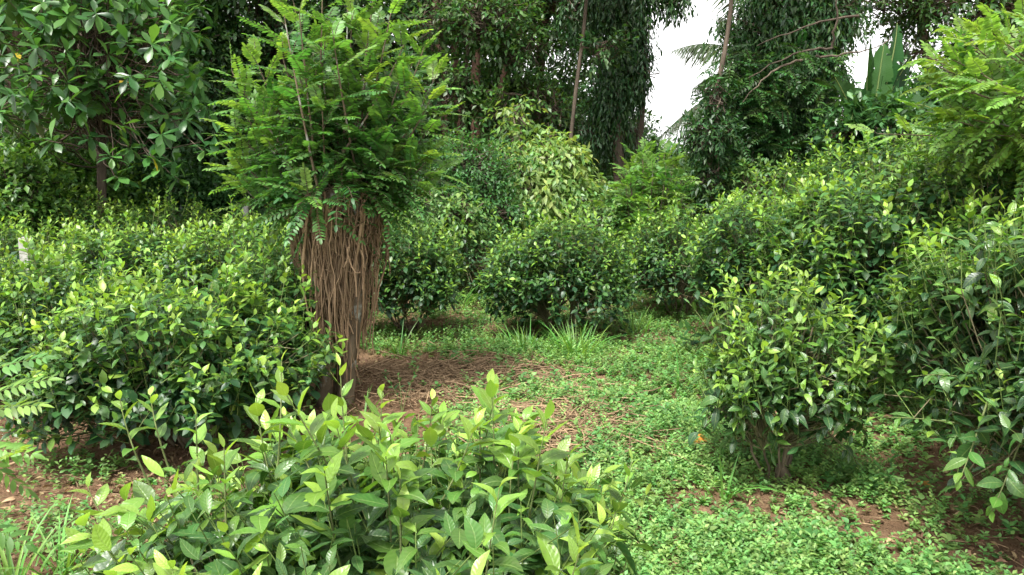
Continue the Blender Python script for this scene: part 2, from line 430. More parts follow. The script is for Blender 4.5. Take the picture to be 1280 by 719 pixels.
def long_shoot(g, s, T, A, B, C_, L, nl, age0=.2, age1=1.0, r=.0035):
    """one long leafy shoot along a curve (local coordinates of the bush)"""
    P = bez(np.array([A], float), np.array([B], float), np.array([C_], float), 14)[0]
    tubes(s, P[None], np.linspace(r, r * .4, 14)[None], 6, .6)
    tt = np.linspace(.35, 1, nl); pos = np.stack([np.interp(tt, np.linspace(0, 1, 14), P[:, i]) for i in range(3)], -1)
    tan = unit(np.stack([np.interp(tt, np.linspace(0, 1, 14), unit(np.gradient(P, axis=0))[:, i]) for i in range(3)], -1))
    a1 = unit(np.cross(tan, np.array([.3, 1, .1]))); a2 = np.cross(tan, a1)
    ph = np.arange(nl) * 2.6 + RNG.uniform(0, 6.28)
    e = np.interp(tt, [.35, 1], [R(75), R(22)])
    d = tan * np.cos(e)[:, None] + (a1 * np.cos(ph)[:, None] + a2 * np.sin(ph)[:, None]) * np.sin(e)[:, None]
    leaves(g, T, pos, d, unit(UP + tan * .6 + RNG.normal(0, .2, (nl, 3))), L * np.interp(tt, [.35, .7, 1], [1, .95, .5]) * RNG.uniform(.85, 1.1, nl),
           np.interp(tt, [.35, 1], [age0, age1]), RNG.random(nl))

def fg_extra(g, s, T, b):
    # tall flushing shoots that stand above the plucking table, given as (px, py, D)
    for (px, py, D, lean, L, nl, h0) in ((425, 458, 1.95, -.02, .075, 9, .34), (352, 452, 1.98, .02, .07, 7, .30), (478, 490, 1.95, .03, .08, 8, .25),
                               (150, 500, 1.9, -.08, .08, 7, .25), (188, 495, 2.0, -.05, .07, 7, .22), (245, 520, 1.9, 0, .075, 6, .2), (540, 500, 2.0, .03, .07, 7, .2),
                               (600, 520, 1.95, .0, .08, 7, .2), (648, 540, 1.85, .0, .095, 6, .2), (790, 575, 2.0, .08, .065, 7, .22), (770, 640, 1.9, .1, .08, 6, .2),
                               (110, 610, 1.75, -.14, .085, 6, .18), (280, 560, 1.7, .0, .085, 7, .2), (500, 600, 1.6, 0, .085, 7, .2)):
        tip = W(px, py, D) - b
        base = tip + np.array([-lean, -.02, -h0])
        long_shoot(g, s, T, base, (base + tip) / 2 + np.array([lean * .3, 0, 0]), tip, L, nl, .3, 1.0, .003)

b0 = np.array([-.30, 1.80, float(gz(-.30, 1.80))])
tea_bush('large tea bush with big toothed leaves and upright fresh shoots, closest to the camera', 0, 0, .61, .62, .86, 1400, L=.112, lod=0,
         flush=.48, inner=.45, skirt=.2, stems=16, extra=fg_extra, flat=.62, base=b0, minage=.07, shoots=20)

def r1_extra(g, s, T, b):
    for (px, py, D, px0, py0) in ((862, 380, 3.6, 930, 500), (1088, 560, 3.4, 1030, 480), (1100, 470, 3.4, 1030, 450), (905, 560, 3.5, 960, 520), (1075, 590, 3.4, 1020, 500)):
        tip = W(px, py, D) - b; base = W(px0, py0, 3.58) - b
        long_shoot(g, s, T, base, (base + tip) / 2 + np.array([0, 0, .08]), tip, .095, 7, .0, .3, .003)
    for k in range(3):   # bare slender stems seen through the open base
        a = RNG.uniform(0, 6.28); e = np.array([math.cos(a) * .22, math.sin(a) * .22, RNG.uniform(.6, .9)])
        tubes(s, bez(np.array([[0, 0, 0.]]), np.array([[e[0] * .3, e[1] * .3, .35]]), e[None], 10), np.linspace(.009, .004, 10)[None], 7, 0)

def r2_extra(g, s, T, b):
    for (px, py, D, px0, py0, L) in ((1095, 522, 2.75, 1250, 540, .085), (1200, 600, 2.55, 1235, 500, .10), (1150, 470, 2.8, 1230, 480, .08), (1175, 355, 2.9, 1260, 420, .08), (1165, 290, 3.0, 1260, 330, .075), (1240, 640, 2.5, 1280, 540, .1)):
        tip = W(px, py, D) - b; base = W(px0, py0, D + .15) - b
        long_shoot(g, s, T, base, (base + tip) / 2 + np.array([0, 0, -.02 if py > 590 else .03]), tip, L, 8, .05, .55, .004)

tea_bush('small open tea bush with yellow-green top and bare stems at its base', 975, 3.6, .38, .38, 1.03, 520, L=.085, lod=0,
         flush=.95, inner=.3, skirt=.20, stems=5, extra=r1_extra, flat=.8, openness=.15)
tea_bush('tall dark tea bush at the right edge with a long arching shoot over bare soil', 1308, 2.95, .55, .6, 1.52, 1600, L=.09, lod=0,
         flush=.35, inner=.4, skirt=.16, stems=12, extra=r2_extra)
tea_bush('dark tea bush with low leafy sprays, between the arching shoot and the open small bush', 1215, 4.1, .46, .45, 1.15, 850, L=.085, flush=.3, skirt=.12)
tea_bush('big tea bush in shade right behind the small open bush, dark underneath', 1085, 5.1, .80, .6, 1.45, 1900, L=.09, flush=.5, skirt=.18)
tea_bush('tall tea bush below the overhanging pinnate branch at the right edge', 1235, 4.9, .8, .7, 1.60, 1900, L=.085, flush=.4)
tea_bush('tea bush with a shiny light top, in front of the vine-covered tree', 965, 6.3, .78, .65, 1.30, 1700, L=.08, flush=.5)
tea_bush('tall tea bush with loose shoots poking up in front of the banana plant', 1075, 7.1, .8, .7, 1.62, 1500, L=.08, flush=.5)
tea_bush('tea bush in the corner under the overhanging pinnate branches, behind the tall ones', 1200, 7.1, .9, .7, 1.75, 1400, L=.08, flush=.4)
tea_bush('rounded tea bush with a hollow brown base, second from the middle of the clearing', 850, 7.8, .62, .55, 1.08, 1300, L=.075, flush=.45, lod=2, skirt=.14)
tea_bush('dense rounded dark tea bush standing alone in the middle with grass at its foot', 700, 6.9, .66, .58, 1.04, 1700, L=.078, flush=.35, lod=1, skirt=.08)
tea_bush('tea bush behind the dead-vine trunk, facing the soil patch', 512, 6.9, .55, .5, 1.04, 1200, L=.078, flush=.3, lod=1)
tea_bush('thin scraggly tea bush at the far end of the green path', 585, 8.8, .7, .5, .9, 800, L=.07, flush=.4, lod=2)
tea_bush('broad tea bush with drooping dark lower leaves, left of the dead-vine trunk', 232, 4.15, .74, .6, .93, 1900, L=.088, flush=.6, skirt=.03, stems=14)
tea_bush('loose leafy tea bush between the broad front bush and the left edge', 100, 4.7, .5, .45, .88, 1000, L=.082, flush=.5, skirt=.04)
tea_bush('tea bush pressed against the dead-vine trunk on its left', 346, 4.9, .42, .5, 1.02, 1000, L=.082, flush=.25, skirt=.08)
tea_bush('tea bush at the left edge above the strip of brown soil', 35, 5.2, .7, .55, .86, 1200, L=.08, flush=.35)
tea_bush('low tea bush cut by the left edge, over the pinnate seedling', -75, 4.6, .5, .5, .82, 600, L=.082, flush=.35)
tea_bush('tea bush in the second row, between the concrete post and the light topped bush', 165, 6.3, .7, .55, 1.06, 1200, L=.08, flush=.75, lod=2)
tea_bush('light topped tea bush in the second row directly left of the dead-vine trunk', 305, 6.1, .65, .55, 1.08, 1100, L=.08, flush=.75, lod=2)
tea_bush('tea bush hugging the foot of the square concrete post', 15, 6.6, .7, .5, 1.0, 1000, L=.08, flush=.75, lod=2)
tea_bush('tea bush in the third row, seen over the others left of the shade tree', 360, 7.6, .7, .6, 1.10, 1000, L=.078, flush=.75, lod=2)
tea_bush('tea bush in the third row, middle of the left block', 225, 7.9, .75, .6, 1.12, 1000, L=.078, flush=.75, lod=2)
tea_bush('tea bush in the third row, just right of the concrete post', 105, 8.2, .75, .6, 1.12, 900, L=.078, flush=.75, lod=2)

# ------------------------------------------------------------------ pinnate fronds
def fronds(g, s, pos, d, n, L, npair, ll, age, T=LEAFLET, droop=.35, rs=.0016, lead=.5):
    """compound leaves; pos, d, n (F,3), L (F,)"""
    F = len(pos); d = unit(d); side = unit(np.cross(d, n)); nn = np.cross(side, d)
    K = 6
    tt = np.linspace(0, 1, K)[None, :, None]
    P = pos[:, None] + d[:, None] * tt * L[:, None, None] - UP * (droop * tt ** 2) * L[:, None, None]
    tubes(s, P, np.linspace(rs, rs * .4, K)[None] * np.ones((F, 1)), 3, .7)
    t = np.linspace(.16, .97, npair)[None, :]
    pp = pos[:, None] + d[:, None] * (t * L[:, None])[..., None] - UP * (droop * t[..., None] ** 2) * L[:, None, None]
    tan = unit(d[:, None] - UP * (2 * droop * t[..., None]))
    env = (np.sin(np.pi * (.12 + .78 * t)) ** .5)
    rf = RNG.random(F)
    for sg in (-1, 1, 0):
        if sg == 0:
            p_, dd, ls, nm = pp[:, -1], tan[:, -1] if tan.shape[1] == npair else tan[:, 0], ll * np.ones(F) * .9, nn
            leaves(g, T, p_, dd, nm, ls, age, rf); continue
        dd = unit(side[:, None] * sg * 1.0 + tan * lead + RNG.normal(0, .08, (F, npair, 3)) - UP * .12)
        ls = ll * env * RNG.uniform(.85, 1.12, (F, npair))
        nm = nn[:, None] + RNG.normal(0, .16, (F, npair, 3))
        ag = np.clip(age[:, None] + RNG.normal(0, .05, (F, npair)), 0, 1)
        leaves(g, T, pp.reshape(-1, 3), dd.reshape(-1, 3), nm.reshape(-1, 3), ls.reshape(-1), ag.reshape(-1), np.clip(np.repeat(rf, npair) + RNG.normal(0, .05, F * npair), 0, 1))

def pinnate_crown(g, s, base_pts, tip_pts, nf, fl, npair, ll, age_fn, T=LEAFLET, bow=.15, start=.25, br=.010, droop=.35):
    """long whippy branches carrying pinnate leaves in spirals"""
    A = np.array(base_pts, float); B = np.array(tip_pts, float); m = len(A)
    mid = (A + B) / 2 + UP * (-bow) * np.linalg.norm((B - A)[:, :2], axis=1)[:, None] + RNG.normal(0, .04, (m, 3))
    mid[:, :2] = A[:, :2] + (B - A)[:, :2] * .62
    P = bez(A, mid, B, 12)
    tubes(s, P, np.linspace(br, br * .3, 12)[None] * np.ones((m, 1)), 6, 0)
    tan = unit(np.gradient(P, axis=1))
    t = np.linspace(start, 1, nf)
    pos = np.stack([[np.interp(t, np.linspace(0, 1, 12), P[q, :, i]) for i in range(3)] for q in range(m)]).transpose(0, 2, 1)
    tn = unit(np.stack([[np.interp(t, np.linspace(0, 1, 12), tan[q, :, i]) for i in range(3)] for q in range(m)]).transpose(0, 2, 1))
    a1 = unit(np.cross(tn, np.array([.2, .3, 1.0]))); a2 = np.cross(tn, a1)
    ph = np.arange(nf)[None] * 2.4 + RNG.uniform(0, 6.28, (m, 1))
    e = np.interp(t, [start, .9, 1], [R(80), R(55), R(25)])[None] + RNG.normal(0, .15, (m, nf))
    rad = a1 * np.cos(ph)[..., None] + a2 * np.sin(ph)[..., None]
    d = unit(tn * np.cos(e)[..., None] + rad * np.sin(e)[..., None] + UP * .12)
    nrm = unit(UP + tn * .35 + RNG.normal(0, .18, (m, nf, 3)))
    L = fl * np.interp(t, [start, .8, 1], [1, 1, .6])[None] * RNG.uniform(.75, 1.15, (m, nf))
    ag = age_fn(t)[None] + RNG.normal(0, .08, (m, nf))
    fronds(g, s, pos.reshape(-1, 3), d.reshape(-1, 3), nrm.reshape(-1, 3), L.reshape(-1), npair, ll, np.clip(ag, 0, 1).reshape(-1), T, droop)

# pollarded shade tree with dead creepers
def shade_tree():
    b = G(425, 4.85); o = empty('shade_tree', b, 'pollarded shade tree with feathery green crown and brown dead creepers hanging round its twin trunk', 'tree')
    def loc(px, py, D=4.85): return W(px, py, D) - b
    g = Geo()
    head = loc(425, 258)
    trunk_mesh(g, [(-.09, 0, -.1), (-.10, 0, .15), loc(408, 430), loc(396, 350), loc(392, 262)], .058, .045, seed=1, rough=.09)
    trunk_mesh(g, [(.02, .03, -.1), (.04, .02, .15), loc(438, 425), loc(448, 350), loc(452, 262)], .062, .048, seed=5, rough=.09)
    trunk_mesh(g, [(-.02, .10, -.1), (-.02, .09, .3), loc(415, 350, 4.98), loc(420, 262, 4.95)], .05, .045, seed=9, rough=.09)
    # knobbly pollard head joining the stems
    hd = bez(np.array([loc(376, 280)]), np.array([loc(420, 225)]), np.array([loc(468, 280)]), 14)
    tubes(g, hd, (.06 + .05 * np.sin(np.linspace(0, np.pi, 14)))[None], 14, 0, rough=.12)
    g.build('trunk', M['bark_shade'], o)
    # dead creeper
    c = Geo()
    for ring, cnt in (((.0), 520), ((1), 260)):
        a = RNG.uniform(0, 6.28, cnt); rr = RNG.uniform(.13, .27, cnt) if ring == 0 else RNG.uniform(.05, .2, cnt)
        top = np.stack([head[0] + np.cos(a) * rr * 1.05, head[1] + .05 + np.sin(a) * rr * .85, head[2] + RNG.uniform(-.12, .1, cnt)], -1)
        ln = .2 + .95 * RNG.random(cnt) ** 1.1
        ln = ln * np.where(np.cos(a) > .4, .85, 1)
        n_ = 11; t = np.linspace(0, 1, n_)
        P = top[:, None] + np.zeros((cnt, n_, 3))
        P[..., 2] -= t[None] * ln[:, None]
        sq = 1 - .42 * sstep(0, 1, t)[None] * np.clip(ln, 0, .9)[:, None]
        P[..., 0] = head[0] + (P[..., 0] - head[0]) * sq - .03 * t[None] * ln[:, None]
        P[..., 1] = head[1] + (P[..., 1] - head[1]) * sq
        w1 = np.cumsum(RNG.normal(0, .016, P.shape), axis=1); w1[:, 1:-1] = (w1[:, :-2] + w1[:, 1:-1] + w1[:, 2:]) / 3; P += w1 * [1, 1, .5]
        tubes(c, P, RNG.uniform(.0015, .006, (cnt, 1)) * RNG.choice([1, 1, 1, 1.6], (cnt, 1)) * np.linspace(1.1, .6, n_)[None], 5, 0)
    # tangled loops round the head
    cnt = 90; a = RNG.uniform(0, 6.28, cnt)
    A = np.stack([head[0] + np.cos(a) * .25, head[1] + .04 + np.sin(a) * .2, head[2] + RNG.uniform(-.2, .12, cnt)], -1)
    a2 = a + RNG.normal(0, .7, cnt)
    B = np.stack([head[0] + np.cos(a2) * .24, head[1] + .04 + np.sin(a2) * .2, head[2] + RNG.uniform(-.45, .1, cnt)], -1)
    mid = (A + B) / 2; mid[:, :2] = head[:2] + (mid[:, :2] - head[:2]) * 1.35; mid[:, 2] -= .08
    P = bez(A, mid, B, 9) + RNG.normal(0, .006, (cnt, 9, 3))
    tubes(c, P, RNG.uniform(.002, .006, (cnt, 1)) * np.ones((1, 9)), 5, 0)
    cnt = 260; a = RNG.uniform(0, 6.28, cnt); z0 = head[2] - RNG.uniform(-.05, .75, cnt); k_ = 1 - .5 * (head[2] - z0)
    A = np.stack([head[0] + np.cos(a) * .19 * k_ - .02, head[1] + .05 + np.sin(a) * .17 * k_, z0], -1)
    a2 = a + RNG.normal(0, .9, cnt); ln = RNG.uniform(.05, .3, cnt)
    B = np.stack([head[0] + np.cos(a2) * .19 * k_ - .02, head[1] + .05 + np.sin(a2) * .17 * k_, z0 - ln], -1)
    mid = (A + B) / 2; mid[:, :2] = head[:2] + (mid[:, :2] - head[:2]) * RNG.uniform(.9, 1.5, (cnt, 1))
    P = bez(A, mid, B, 8) + RNG.normal(0, .005, (cnt, 8, 3))
    tubes(c, P, RNG.uniform(.0015, .006, (cnt, 1)) * np.ones((1, 8)), 5, 0)
    # curled dead stub at left
    P = bez(np.array([loc(378, 268), loc(372, 300)]), np.array([loc(350, 290), loc(352, 325)]), np.array([loc(376, 335), loc(392, 350)]), 9)
    tubes(c, P, np.full((2, 9), .014), 6, 0, rough=.1)
    c.build('dead_creeper', M['deadvine'], o)
    # crown
    f = Geo(); s = Geo()
    m = 36
    A = np.tile(head, (m, 1)) + RNG.normal(0, 1, (m, 3)) * [.14, .10, .05]
    tips = []
    for k in range(m):
        a = RNG.uniform(0, 6.28); q = RNG.random()
        hgt = RNG.choice([.05, .3, .55, .8, 1.05, 1.3], p=[.2, .2, .2, .18, .14, .08]) + RNG.normal(0, .06)
        rr = np.interp(hgt, [0, .3, .8, 1.1, 1.4], [.42, .58, .60, .42, .22]) * RNG.uniform(.35, 1.0)
        tips.append(head + np.array([math.cos(a) * rr * 1.05 - .03, math.sin(a) * rr * .85, hgt]))
    pinnate_crown(f, s, A, tips, 16, .33, 12, .05, lambda t: .24 + .5 * t ** 2, T=LEAFLET_HI, droop=.2)
    # specific high shoots
    tp = [loc(490, 10), loc(320, 75), loc(545, 95), loc(375, 100), loc(470, -30), loc(300, 120), loc(540, 190), loc(300, 200), loc(305, 235), loc(535, 240), loc(545, 150), loc(540, 120), loc(545, 215), loc(290, 160), loc(290, 90), loc(310, 150), loc(530, 60), loc(440, 20), loc(350, 60), loc(535, 200), loc(300, 215), loc(400, 60), loc(460, 60), loc(500, 100), loc(420, 110), loc(340, 130)]
    pinnate_crown(f, s, np.tile(head, (len(tp), 1)), tp, 18, .31, 12, .048, lambda t: .3 + .6 * t ** 3, T=LEAFLET_HI, droop=.2)
    # drooping leaves hiding the head
    k = 50; a = RNG.uniform(0, 6.28, k)
    pos = np.stack([head[0] + np.cos(a) * .22, head[1] + np.sin(a) * .2, head[2] + RNG.uniform(-.02, .15, k)], -1)
    d = np.stack([np.cos(a), np.sin(a), RNG.uniform(-.1, .6, k)], -1)
    fronds(f, s, pos, d, unit(UP + RNG.normal(0, .2, (k, 3))), RNG.uniform(.22, .34, k), 7, .066, RNG.uniform(0, .25, k), LEAFLET_HI, .5)
    s.build('branches', M['bark_shade'], o); f.build('crown', M['pinnate'], o)
shade_tree()

def pinnate_shrub(label, px, D, h, w, m, nf, fl, ll, npair=8, age=(.15, .5), name='feathery_shrub', T=LEAFLET, cat='shrub', head=.1, top=None, lean=0, group=None, b=None):
    b = G(px, D) if b is None else b
    o = empty(name, b, label, cat, group)
    f = Geo(); s = Geo()
    A = np.tile([lean * 0., 0, 0.], (m, 1)) + RNG.normal(0, .05, (m, 3)) * [1, 1, 0]
    if head > .3:
        g = Geo(); trunk_mesh(g, [(0, 0, -.1), (lean * .3, 0, head * .5), (lean, 0, head)], .08, .06, seed=3); g.build('trunk', M['bark_shade'], o)
        A += [lean, 0, head]
    a = RNG.uniform(0, 6.28, m); q = RNG.random(m)
    hh = head + (h - head) * RNG.uniform(.25, 1, m); rr = w * np.sqrt(RNG.random(m)) * np.interp((hh - head) / (h - head), [0, .5, 1], [1, 1, .45])
    tips = np.stack([lean + np.cos(a) * rr, np.sin(a) * rr * .9, hh], -1)
    pinnate_crown(f, s, A, tips, nf, fl, npair, ll, lambda t: age[0] + (age[1] - age[0]) * t ** 2, T=T)
    s.build('branches', M['bark_shade'], o); f.build('crown', M['pinnate'], o)
    return o

pinnate_shrub('light green feathery-leaved sapling beyond the middle tea bushes, below the gap of sky', 805, 9.3, 1.72, .62, 75, 14, .40, .085, npair=7, age=(.4, .7), name='leguminous_sapling')
# big overhanging shade tree on the right
def right_shade():
    b = G(1440, 4.7); o = empty('shade_tree', b, 'shade tree leaning in from the right edge with bright yellow-green feathery sprays above the tea', 'tree')
    g = Geo(); trunk_mesh(g, [(0, 0, -.1), (.03, 0, .8), (-.05, 0, 1.6)], .1, .08, seed=12); g.build('trunk', M['bark_shade'], o)
    f = Geo(); s = Geo()
    head = np.array([-.05, 0, 1.55])
    tp = []
    for (px, py, D) in ((1160, 72, 4.5), (1168, 105, 4.6), (1158, 140, 4.7), (1180, 165, 4.8), (1190, 75, 4.4), (1185, 130, 4.5), (1200, 50, 4.6), (1200, 110, 4.2), (1220, 60, 4.3), (1230, 95, 4.0), (1260, 60, 4.1), (1215, 150, 4.3), (1250, 170, 4.2),
                        (1270, 120, 4.0), (1195, 180, 4.7), (1180, 205, 5.0), (1230, 205, 4.8), (1275, 200, 4.6), (1290, 30, 4.3), (1320, 80, 4.2), (1340, 20, 4.4), (1200, 215, 5.2), (1190, 95, 4.9), (1245, 30, 4.6)):
        tp.append(W(px, py, D) - b)
    tp = np.array(tp)
    tp = np.concatenate([tp, tp + RNG.normal(0, .12, tp.shape) + [.08, 0, 0], tp + RNG.normal(0, .2, tp.shape) + [.25, .1, -.05]])
    pinnate_crown(f, s, np.tile(head, (len(tp), 1)), tp, 14, .30, 11, .05, lambda t: .3 + .6 * t ** 1.5, T=LEAFLET_HI, start=.35, bow=.02, droop=.2)
    s.build('branches', M['bark_shade'], o); f.build('crown', M['pinnate'], o)
right_shade()

# seedling at left edge, near the camera
def seedling():
    b = G(-40, 2.5); o = empty('seedling', b, 'pale feathery-leaved seedling reaching in from the left edge over brown soil', 'plant')
    f = Geo(); s = Geo()
    tips = [W(x, y, D) - b for x, y, D in ((-20, 470, 2.45), (-60, 520, 2.3), (-70, 600, 2.4))]
    tubes(s, bez(np.zeros((3, 3)), np.array(tips) * [.3, .3, .6], np.array(tips), 8), np.linspace(.006, .003, 8)[None] * np.ones((3, 1)), 6, .4)
    pos, dd, L = [], [], []
    for (x0, y0, x1, y1, D) in ((-25, 470, 68, 452, 2.4), (-25, 500, 75, 478, 2.35), (-30, 520, 60, 515, 2.3), (-40, 560, 45, 580, 2.3), (-40, 600, 40, 560, 2.25), (-50, 560, 30, 620, 2.3), (-60, 640, 30, 690, 2.3), (-30, 480, 20, 440, 2.6)):
        A = W(x0, y0, D) - b; B = W(x1, y1, D) - b
        pos.append(A); dd.append(B - A); L.append(np.linalg.norm(B - A) * 1.05)
    dd = np.array(dd) + [0, 0, .06]
    fronds(f, s, np.array(pos), dd, unit(np.tile(UP, (len(pos), 1)) + RNG.normal(0, .25, (len(pos), 3)) - [0, .35, 0]), np.array(L) * .9, 9, .058, RNG.uniform(.55, .9, len(pos)), [leaf_t(4, .36, .2, .15, 'ellip'), leaf_t(4, .32, .5, .2, 'acute')], .15, lead=.8)
    s.build('stem', M['tea_stem'], o); f.build('foliage', M['pinnate'], o)
seedling()

# ------------------------------------------------------------------ broadleaf trees, shrubs
def spray_blob(g, s, c, rad, n, L, T, K=7, droop=.2, tw=.22, age=(0, .8), gaps=None, twigs=True, hang=False, seedn=None, wide=1.0):
    """leaf sprays through an ellipsoid c, rad (3,)"""
    u = unit(RNG.normal(size=(n, 3))); q = RNG.random((n, 1)) ** .45
    sd = int(RNG.integers(99)) if seedn is None else seedn
    p = u * q * (1 + .25 * noise(u, 2.6, sd)[:, None]) * rad + c
    if gaps is not None:
        p = p[noise(p, gaps[0], sd + 7) > gaps[1]]
    n = len(p)
    if n == 0: return
    out = unit((p - c) / rad)
    ax = unit(out + UP * .2 + RNG.normal(0, .5, (n, 3))) if not hang else unit(-UP + RNG.normal(0, .5, (n, 3)) + out * .35)
    t = np.linspace(0, 1, K)[None] * np.ones((n, 1))
    base = p[:, None] + ax[:, None] * (t * tw)[..., None] - UP * (droop * tw * t ** 2)[..., None]
    ref = np.where(np.abs(ax[:, 2:3]) > .9, np.array([1., 0, 0]), UP)
    a1 = unit(np.cross(ax, ref)); a2 = np.cross(ax, a1)
    ph = np.arange(K)[None] * 2.4 + RNG.uniform(0, 6.28, (n, 1)); e = R(75) - R(45) * t + RNG.normal(0, .25, (n, K))
    d = ax[:, None] * np.cos(e)[..., None] + (a1[:, None] * np.cos(ph)[..., None] + a2[:, None] * np.sin(ph)[..., None]) * np.sin(e)[..., None] * wide
    d[..., 2] -= droop * RNG.uniform(.4, 1.6, (n, K))
    nrm = UP + RNG.normal(0, .35, (n, K, 3)) + out[:, None] * .4
    ag = age[0] + (age[1] - age[0]) * (RNG.random((n, 1)) * .7 + .3 * RNG.random((n, K)))
    leaves(g, T, base.reshape(-1, 3), d.reshape(-1, 3), nrm.reshape(-1, 3), (L * RNG.uniform(.65, 1.2, (n, K))).reshape(-1), ag.reshape(-1), RNG.random(n * K))
    if twigs:
        k = min(n, 400); j = RNG.choice(n, k, replace=False)
        A = c + (p[j] - c) * RNG.uniform(.25, .7, (k, 1)) + RNG.normal(0, .08, (k, 3)) - UP * .08; mid = (A + p[j]) / 2 + RNG.normal(0, .1, (k, 3)) * np.linalg.norm(rad) * .2
        tubes(s, bez(A, mid, p[j], 6), np.linspace(.012, .004, 6)[None] * np.ones((k, 1)), 3, 0)

def tree(label, base, trunks, blobs, leaf, mat, bark, L, T, name='forest_tree', cat='tree', group='trees round the clearing', limb_r=.04, K=7, droop=.2, tw=.22,
         age=(0, .8), gaps=None, hang=False, post=None, wide=1.0, split=False):
    """trunks: list of (pts, r0, r1) in world; blobs: (px, py, D, rx, ry, rz, n)"""
    b = np.array(base, float); o = empty(name, b, label, cat, group)
    g = Geo(); tops = []
    for i, (pts, r0, r1) in enumerate(trunks):
        P = trunk_mesh(g, [np.array(p) - b for p in pts], r0, r1, seed=i * 3 + int(b[0] * 7) % 50, sides=10)
        tops.append(P)
    g.build('trunk', M[bark], o)
    f = Geo(); s = Geo()
    allp = np.concatenate([P[len(P) // 3:] for P in tops])
    for (px, py, D, rx, ry, rz, n) in blobs:
        c = W(px, py, D) - b
        lower = allp[allp[:, 2] < c[2] + .2] if (allp[:, 2] < c[2] + .2).any() else allp
        A = lower[np.argmin(((lower - c) ** 2).sum(1))]
        mid = (A + c) / 2 + np.array([0, 0, .12 * np.linalg.norm(c - A)])
        if split: s = Geo()
        tubes(s, bez(A[None], mid[None], c[None], 9) + RNG.normal(0, .01, (1, 9, 3)), np.linspace(limb_r, limb_r * .35, 9)[None], 6, 0)
        spray_blob(f, s, c, np.array([rx, ry, rz]), n, L, T, K, droop, tw, age, gaps, hang=hang, wide=wide)
        if split: s.build('branch', M[bark], o)
    if post: post(f, s, b)
    if not split: s.build('branches', M[bark], o)
    f.build('crown', M[mat], o)
    return o

def whorls(f, s, b):
    """rosettes of long leaves at branch ends of the glossy tree on the left"""
    pts = []
    for _ in range(260):
        pts.append(W(RNG.uniform(-40, 250), RNG.uniform(-60, 150), RNG.uniform(7.2, 9.0)))
    for (x, y) in ((85, 110), (90, 128), (160, 185), (185, 195), (150, 225), (215, 205), (200, 215), (230, 150), (200, 100), (215, 75), (165, 95), (245, 120), (120, 20), (60, 30), (160, 60), (180, 140), (250, 40),
                   (140, 200), (225, 225), (262, 135), (20, 120), (45, 60), (200, 170), (238, 95), (268, 170), (190, 60), (170, 115), (150, 160), (255, 190), (110, 175), (40, 150), (70, 180)):
        pts.append(W(x, y, RNG.uniform(6.9, 7.5)))
    P = np.array(pts) - b; n = len(P)
    ax = unit(UP * .5 + RNG.normal(0, .5, (n, 3)) + np.array([.1, -.35, 0]))
    K = 9
    ref = np.where(np.abs(ax[:, 2:3]) > .9, np.array([1., 0, 0]), UP); a1 = unit(np.cross(ax, ref)); a2 = np.cross(ax, a1)
    ph = np.arange(K)[None] * 2.4 + RNG.uniform(0, 6.28, (n, 1)); e = R(100) - R(8) * np.arange(K)[None] + RNG.normal(0, .15, (n, K))
    d = ax[:, None] * np.cos(e)[..., None] + (a1[:, None] * np.cos(ph)[..., None] + a2[:, None] * np.sin(ph)[..., None]) * np.sin(e)[..., None]
    d[..., 2] -= .3
    base = P[:, None] + ax[:, None] * (np.arange(K)[None, :, None] * .008)
    ag = RNG.uniform(.3, .85, (n, K)); ag[RNG.random((n, K)) < .006] = 1.0
    leaves(f, OBOV, base.reshape(-1, 3), d.reshape(-1, 3), (UP + ax[:, None] * .5 + RNG.normal(0, .2, (n, K, 3))).reshape(-1, 3), RNG.uniform(.13, .22, n * K), ag.reshape(-1), RNG.random(n * K))
    root = W(118, 150, 8.6) - b
    A = root + RNG.normal(0, .15, (n, 3)) + UP * RNG.uniform(-.3, 1.2, (n, 1)); mid = (A + P) / 2 - UP * RNG.uniform(0, .3, (n, 1))
    tubes(s, bez(A, mid, P, 10) + RNG.normal(0, .012, (n, 10, 3)), np.linspace(.010, .004, 10)[None] * np.ones((n, 1)), 4, 0)

w_ = lambda px, py, D: tuple(W(px, py, D))
def gp(px, D, dz=-.1):
    p = G(px, D); return (p[0], p[1], p[2] + dz)

tree('glossy tree at the left with rosettes of long leaves, a few of them yellow', gp(128, 8.7, 0), [([gp(128, 8.7), w_(124, 120, 8.7), w_(118, 0, 8.7), w_(112, -150, 8.9)], .05, .045)],
     [(60, -120, 9, 1.6, 1.2, 1.0, 500), (220, -130, 9, 1.6, 1.2, 1.0, 500)], 0, 'broad', 'bark', .15, OBOV, name='glossy_leaved_tree', post=whorls, droop=.3)
tree('slender pale trunked tree beside the glossy tree in the left corner', gp(72, 9.6, 0), [([gp(72, 9.6), w_(68, 150, 9.6), w_(58, 60, 9.6), w_(50, -120, 9.6)], .055, .045)],
     [(20, -70, 10, 1.6, 1.2, .9, 900), (20, 190, 10.4, 1.2, .8, .6, 700)], 0, 'forest', 'bark_pale', .10, FAR, name='slender_tree', gaps=(1.4, -.6))
tree('dark dense forest tree behind the glossy tree, reaching the left edge', gp(10, 12.5, 0), [([gp(10, 12.5), w_(20, 100, 12.5), w_(30, -150, 12.5)], .16, .12)],
     [(-40, 30, 13, 1.8, 1.3, 1.6, 1500), (60, 170, 13, 1.6, 1.0, 1.1, 1500), (60, -150, 13, 2.6, 1.8, 1.4, 1400), (110, 60, 13.5, 1.2, 1.0, 1.3, 1200)], 0, 'forest', 'bark', .13, FAR, gaps=(1.5, -.55))
